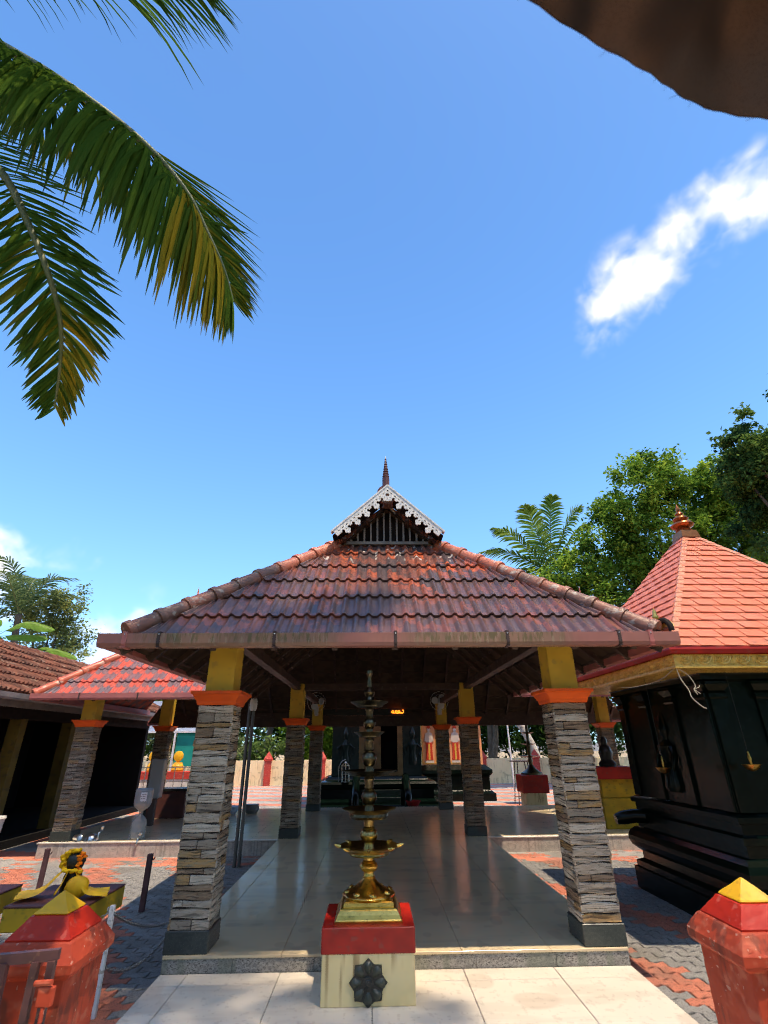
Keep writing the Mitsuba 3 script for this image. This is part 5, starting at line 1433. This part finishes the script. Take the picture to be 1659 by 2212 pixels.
# ------------------------------------------------------------------ palms
def frond(rach, n, llen, droop, nrm, seed, wid=.03, cols=((.030, .075, .012), (.06, .12, .016)), yellow=None, tipang=.9, tipfrac=.28, face=.5, r0=.035, segs=4, base_skip=.04, hero=0):
    """pinnate palm frond along the curve; returns rachis mesh, leaflet mesh, colours"""
    q = np.random.default_rng(seed)
    P = bez(rach, 40); t = np.gradient(P, axis=0); t /= np.linalg.norm(t, axis=1, keepdims=True)
    nr = np.array(nrm, float)
    V = []; F = []; Cc = []
    us = np.linspace(base_skip, .995, n)
    for side in (-1, 1):
        for u in us:
            u_ = np.clip(u + q.normal(0, .004), 0, 1); x = u_ * 39; i = min(int(x), 38); fr = x - i
            p = P[i] * (1 - fr) + P[i + 1] * fr; tt = t[i] * (1 - fr) + t[i + 1] * fr; tt /= np.linalg.norm(tt)
            N = nr - tt * (nr @ tt); N /= np.linalg.norm(N); S = np.cross(tt, N) * side
            if hero and q.random() < .05: continue
            ang = .62 + (tipang - .62) * u + q.normal(0, .05 + .07 * hero) - (.62 if hero == 2 and side < 0 and u > .5 else 0)
            prof = min(1.0, .35 + u * 4) * (1 if u < .62 else 1 - (u - .62) / .38 * (1 - tipfrac))
            L = llen * prof * q.uniform(.88 - .14 * (hero > 0), 1.08) * (.60 if hero == 2 and side < 0 and u > .5 else 1)
            d = S * cos(ang) + tt * sin(ang) + N * q.normal(.12, .08); d /= np.linalg.norm(d)
            w = wid * (.7 + .5 * prof) * q.uniform(.85, 1.15)
            dr_ = (droop(u, side) if callable(droop) else droop) * q.uniform(.75, 1.3) * (.6 + .4 * prof)
            c = p.copy(); dd = d.copy(); pts = [c.copy()]; dirs = [dd.copy()]
            for s in range(segs):
                dd = dd + np.array([0, 0, -1.0]) * dr_ / segs * (.6 + 1.1 * s / segs); dd /= np.linalg.norm(dd)
                c = c + dd * L / segs; pts.append(c.copy()); dirs.append(dd.copy())
            b0 = len(V); 
            yl = 0.0
            if yellow is not None: yl = yellow(u, side, q)
            base = np.array(cols[0]) + (np.array(cols[1]) - np.array(cols[0])) * q.random()
            for s in range(segs + 1):
                f = s / segs; ww = w * (.55 + 1.2 * f) * (1 - f) ** .55 if s < segs else .001
                if s == 0: ww = w * .5
                sd = np.cross(dirs[s], N); sd /= np.linalg.norm(sd) + 1e-9; up_ = np.cross(sd, dirs[s])
                V += [pts[s] - sd * ww - up_ * ww * face, pts[s], pts[s] + sd * ww - up_ * ww * face]
                brown = max(0, f - .8) * 2.2
                cc = base * (1 - yl) + np.array([.62, .40, .03]) * yl  # yellowing and sun shining through, both put into the leaflet colour
                cc = cc * (1 - brown) + np.array([.11, .075, .04]) * brown
                Cc += [cc] * 3
            for s in range(segs):
                a = b0 + s * 3; F += [(a, a + 1, a + 4), (a, a + 4, a + 3), (a + 1, a + 2, a + 5), (a + 1, a + 5, a + 4)]
    rm = tube(P, np.linspace(r0, .006, 40), 7)
    return rm, tm(V, F), np.array(Cc)


B('rachis_green', pr(var((.16, .19, .07), (.22, .23, .10), 5), .5, .4))
palm = thing('coconut_palm', 'near coconut palm whose large fronds hang in from the upper left corner', 'palm tree')
KP = .62                                              # the fronds were laid out at a larger size, brought to this one about the viewer's eye height
CR = EYE + KP * (np.array([-6.6, 3.1, 9.2]) - EYE)
part(palm, 'trunk', tube(bez([(-4.9, 2.3, GZ), (-4.8, 2.25, 2.0), (-4.5, 2.1, 4.4), CR - [0, 0, .2]], 30), np.linspace(.21, .13, 30) * (1 + .04 * np.cos(np.arange(30) * pi)), 14), 'bark_palm', True)
HF = [([(-6.6, 3.1, 9.2), (-5.2, 2.78, 9.15), (-4.12, 2.72, 8.27), (-3.27, 2.78, 7.63), (-2.47, 2.87, 6.92), (-1.99, 3.0, 6.37), (-1.78, 3.17, 6.01), (-1.62, 3.31, 5.69), (-1.53, 3.44, 5.41)], 310, 1.12, lambda u, s: 4.2 if s > 0 else (3.4 if u < .5 else .1 if u < .72 else .35), (.35, -.45, .75), lambda u, s, q: float(.62 < u < .86) * min(.75, max(0, q.normal(.32, .28))) if s > 0 else float(q.random() < .25) * .35, .0135),
      ([(-6.6, 3.1, 9.2), (-5.6, 3.0, 8.45), (-4.7, 3.05, 7.6), (-3.81, 3.03, 6.65), (-3.41, 3.1, 6.01), (-3.15, 3.22, 5.49), (-3.04, 3.4, 5.11), (-3.04, 3.58, 4.73), (-3.09, 3.74, 4.39)], 175, .48, .40, (.15, -.85, .45), lambda u, s, q: max(0, q.normal(.42, .3)) * float(u > .68) if s < 0 else float(q.random() < .2) * .3, .0115),
      ([(-6.6, 3.1, 9.2), (-5.09, 2.24, 9.55), (-3.34, 1.95, 8.33), (-2.7, 1.92, 8.1), (-2.12, 1.9, 7.88), (-1.76, 1.95, 7.67)], 90, .78, 1.1, (.1, -.4, .9), None, .0125)]
for i, (ra, n, ll, dp, nv, yf, wd) in enumerate(HF):
    ra = [EYE + KP * (np.array(p) - EYE) for p in ra]
    rm, lm, lc = frond(ra, n, ll, dp, nv, 500 + i, wd, yellow=yf, segs=6, base_skip=.12, hero=(2, 1, 1)[i], cols=((.06, .13, .02), (.125, .21, .026)))
    k = part(palm, 'frond', rm, 'rachis_green', True)
    part(k, 'leaflets', lm, 'palm_leaf', False, stuff=True, color=lc)
for i in range(9):                                   # rest of the crown, outside the frame
    a = 2.1 + i * .52; L = 3.2
    d = np.array([cos(a), sin(a), 0])
    if d[0] > .35: continue
    ra = [CR, CR + d * L * .3 + [0, 0, .7], CR + d * L * .65 + [0, 0, .5], CR + d * L * .95 + [0, 0, -.7]]
    rm, lm, lc = frond(ra, 50, .8, .9, (0, 0, 1), 520 + i, .022, segs=3)
    k = part(palm, 'frond', rm, 'rachis_green', True); part(k, 'leaflets', lm, 'palm_leaf', False, stuff=True, color=lc)


def palmtree(label, base, crown, fronds, L, seed, n=34, ll=.75, wid=.03, cols=((.03, .07, .015), (.075, .13, .03)), group=None, lean=None, yellow=None, dead=0, ang=None, tips=None, droop=.8):
    k = thing('coconut_palm', label, 'palm tree', group); crown = np.array(crown, float)
    part(k, 'trunk', tube(bez([base, np.array(base) * .5 + crown * .5 + [.3, .2, 0], crown], 16), np.linspace(.2, .13, 16), 9), 'bark_palm', True)
    q = np.random.default_rng(seed)
    for i in range(fronds):
        a = (i / fronds) * 2 * pi + q.normal(0, .2) if ang is None else ang[i][0]
        el = q.uniform(-.1, 1.25) if ang is None else ang[i][1]
        lf = L * q.uniform(.8, 1.1); d = np.array([cos(a), sin(a), 0])
        p1 = crown + (d * cos(el) + [0, 0, sin(el)]) * lf * .35
        p2 = crown + (d * cos(el * .9) + [0, 0, sin(el * .9)]) * lf * .68 - [0, 0, lf * .03]
        p3 = crown + (d * cos(el * .68) + [0, 0, sin(el * .68)]) * lf * .97 - [0, 0, lf * .13]
        if tips is not None:
            p3 = np.array(tips[i], float); v = p3 - crown; ln = np.linalg.norm(v)
            p1, p2 = crown + v * .35 + [0, 0, ln * .10], crown + v * .72 + [0, 0, ln * .12]; d = v / ln
        rm, lm, lc = frond([crown, p1, p2, p3], n, ll, droop, (0, 0, 1) if el < 1.0 else tuple(-d + [0, 0, .3]), seed + i * 3, wid, cols, yellow=yellow, segs=3, r0=.03)
        f = part(k, 'frond', rm, 'rachis_green', True); part(f, 'leaflets', lm, 'palm_leaf', False, stuff=True, color=lc)
    return k


A_ = lambda x, e: (x, e)
palmtree('coconut palm with upright fronds behind the ridge, left of the bushy tree', (9.4, 25.5, GZ), (9.1, 24.6, 9.6), 7, 4.9, 600, 48, .95, .05, tips=[(7.7, 23.1, 12.8), (9.4, 23.4, 13.5), (10.9, 23.6, 13.0), (6.1, 23.7, 11.8), (5.4, 24.1, 10.6), (11.4, 24, 12.2), (6.3, 24.3, 9.3)], droop=.9,
         cols=((.10, .19, .03), (.30, .40, .07)), ang=[A_(pi * 1.0, .55), A_(pi * 1.02, .95), A_(pi * .95, .12), A_(pi * 1.1, 1.3), A_(pi * 1.35, .75), A_(.1, 1.15), A_(.05, .8), A_(pi * 1.6, 1.2), A_(pi * 1.05, -.15)])
palmtree('small palm peeping over the right hip of the pavilion roof', (6.4, 30.5, GZ), (6.1, 30.0, 10.6), 6, 3.0, 650, 26, .7, .035, ang=[A_(.2, 1.2), A_(2.9, 1.2), A_(pi, .6), A_(0, .6), A_(4.5, 1.3), A_(1.6, .9)])
palmtree('coconut palm with wind-swept fronds at the far left', (-16.6, 23, GZ), (-15.9, 22.3, 7.0), 10, 3.4, 700, 38, .8, .035,
         cols=((.09, .14, .06), (.2, .27, .10)), ang=[A_(pi * .6, 1.35), A_(pi * .9, 1.0), A_(pi, .6), A_(pi * 1.05, .25), A_(pi * 1.4, 1.2), A_(.2, .65), A_(.05, 1.15), A_(pi * 1.2, -.15), A_(pi * 1.5, .8), A_(pi * .8, 1.25)])
palmtree('palm with hanging bright fronds behind the wall left of the hall view', (-6.6, 31, GZ), (-6.0, 30.6, 4.6), 9, 3.0, 750, 34, .8, .04, cols=((.09, .14, .02), (.25, .32, .06)), ang=[A_(i * .7, .15 + .1 * (i % 3)) for i in range(9)])
palmtree('leafy dark palm behind the wall at the right', (6.2, 30, GZ), (6.6, 30, 4.2), 10, 3.4, 780, 38, .9, .04, cols=((.02, .06, .02), (.06, .14, .03)), ang=[A_(i * .63, .2 + .25 * (i % 3)) for i in range(10)])
# tall palms behind the viewer whose high crowns shade the roof and path
SH = [((2.4, -3.5, GZ), (1.75, -.95, 20.0), 800)]
for i, (b_, c_, sd) in enumerate(SH):
    palmtree(('tall palm behind the viewer on the right', 'palm directly behind the viewer', 'palm behind the viewer on the left')[i], b_, c_, 8, 2.9, sd, 25, .85, .04, ang=[A_(j * .785, .05 + .25 * (j % 3)) for j in range(8)])


# banana plants behind the shed roof
def banana(x, y, z0, leaves, lab, seed):
    k = thing('banana_plant', lab, 'banana plant', 'banana plants behind the old shed')
    q = np.random.default_rng(seed)
    part(k, 'stem', tube([(x, y, GZ), (x + .05, y, z0 * .6), (x, y, z0)], [.13, .11, .06], 9), 'rachis_green', True)
    for a, el, L, W in leaves:
        d = np.array([cos(a), sin(a) * .5, 0]); d /= np.linalg.norm(d)
        p0 = np.array([x, y, z0 - .1])
        L *= .8; W *= .6
        C_ = bez([p0, p0 + (d * cos(el) + [0, 0, sin(el)]) * L * .5, p0 + (d * cos(el * .4) + [0, 0, sin(el * .4)]) * L * .85, p0 + d * L * 1.05 + [0, 0, sin(el) * L * .3 - .1]], 18)
        V = []; cols = []; n = 9
        tt = np.gradient(C_, axis=0); tt /= np.linalg.norm(tt, axis=1, keepdims=True)
        for i, p in enumerate(C_):
            u = i / 17; w = W * (sin(pi * min(1, u * .93 + .07)) ** .55) * (.0 if u < .12 else 1)
            s = np.cross(tt[i], [0, -.6, .8]); s /= np.linalg.norm(s); up_ = np.cross(s, tt[i])
            for j in range(n):
                v = j / (n - 1) * 2 - 1
                ed = 1 - (.12 if (i % 3 == 0 and abs(v) > .9) else 0)
                V.append(p + s * v * w * ed - up_ * (abs(v) ** 1.6 * w * .45) + up_ * q.normal(0, .008))
                cols.append(np.array([.22, .36, .06]) * (1 - .3 * q.random()) if j != 4 else np.array([.28, .36, .12]))
        F = []
        for i in range(17):
            for j in range(n - 1):
                b_ = i * n + j; F += [(b_, b_ + 1, b_ + n + 1), (b_, b_ + n + 1, b_ + n)]
        part(k, 'leaf', tm(V, F), 'leaf', True, color=np.array(cols))


banana(-13.6, 18.2, 5.3, [(.0, .55, 2.4, .42), (pi, .7, 2.0, .4), (.4, .1, 2.0, .4), (2.6, 1.1, 1.8, .35)], 'banana plant with one long arched leaf at the left edge', 900)
banana(-12.4, 18.7, 4.4, [(.1, .45, 1.6, .33), (.0, .05, 1.5, .32), (pi * .95, .5, 1.2, .3), (1.2, 1.3, 1.6, .2), (-.3, .3, 1.9, .36), (.5, .9, 1.7, .3), (2.4, .7, 1.6, .3)], 'banana plant with drooping leaves behind the shed ridge', 910)
C_ = clusters([(-13.6, 17.2, 4.7, .8), (-13.0, 17.4, 4.2, .7), (-12.3, 17.6, 3.9, .6)], 30, 920, .3)
m, col = leafcloud(C_, 2600, .16, GREEN, 921)
k = thing('bush', 'dark shrub top just above the old shed ridge at the left edge', 'bush'); part(k, 'leaves', m, 'leaf', False, stuff=True, color=col)
part(k, 'stems', tube([(-13, 17.4, GZ), (-13.1, 17.4, 2.5), (-13.0, 17.4, 4.2)], [.1, .07, .03], 7), 'bark_tree', True)

# ------------------------------------------------------------------ unidentified brown overhang in the top right corner, modelled as pleated cloth
def clothcorner():
    k = thing('brown_overhang', 'unidentified dark brown overhang in the upper right corner, modelled as pleated cloth', 'cloth')
    A0 = np.array([[-.10, .25, 2.375], [-.05, .25, 2.35], [.07, .28, 2.29], [.14, .30, 2.25], [.23, .30, 2.22], [.33, .30, 2.205], [.46, .29, 2.20], [.62, .26, 2.21]])
    E_ = bez(A0, 70); n = 26; V = []
    bk = np.array([.10, -.30, .34]); bk /= np.linalg.norm(bk)
    for i, p in enumerate(E_):
        for j in range(n):
            v = j / (n - 1) * .55
            fold = .06 * sin(i * .30 + .6 * sin(v * 5)) * min(1, .05 + v * 4) + .0012 * sin(i * 1.7 + v * 30)
            V.append(p + bk * v + np.array([.05 * v, .0, -.12 * v * v]) + np.array([.3, -.8, -.5]) * fold)
    F = []
    for i in range(69):
        for j in range(n - 1):
            a = i * n + j; F += [(a, a + 1, a + n + 1), (a, a + n + 1, a + n)]
    m0 = tm(V, F); nrm = m0.vertex_normals
    V2 = np.vstack([np.asarray(m0.vertices), np.asarray(m0.vertices) + nrm * .003]); N = len(V)
    F2 = np.vstack([np.array(F), np.array(F)[:, ::-1] + N])
    rim = []
    for i in range(69):
        a, b_ = i * n, (i + 1) * n; rim += [(a, b_, b_ + N), (a, b_ + N, a + N)]
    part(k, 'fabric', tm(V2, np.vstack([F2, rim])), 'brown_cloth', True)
    q = np.random.default_rng(2); ms = []
    for i in range(4, 46, 2):
        p = E_[i]; d = np.array([-.3 + q.normal(0, .5), .25, -.75 + q.normal(0, .3)])
        ms.append(tube([p, p + d * .004 * q.uniform(.5, 1.6), p + d * .007 * q.uniform(.5, 1.8)], .00025, 4))
    part(k, 'loose_threads', cat(ms), 'brown_cloth', True)


clothcorner()
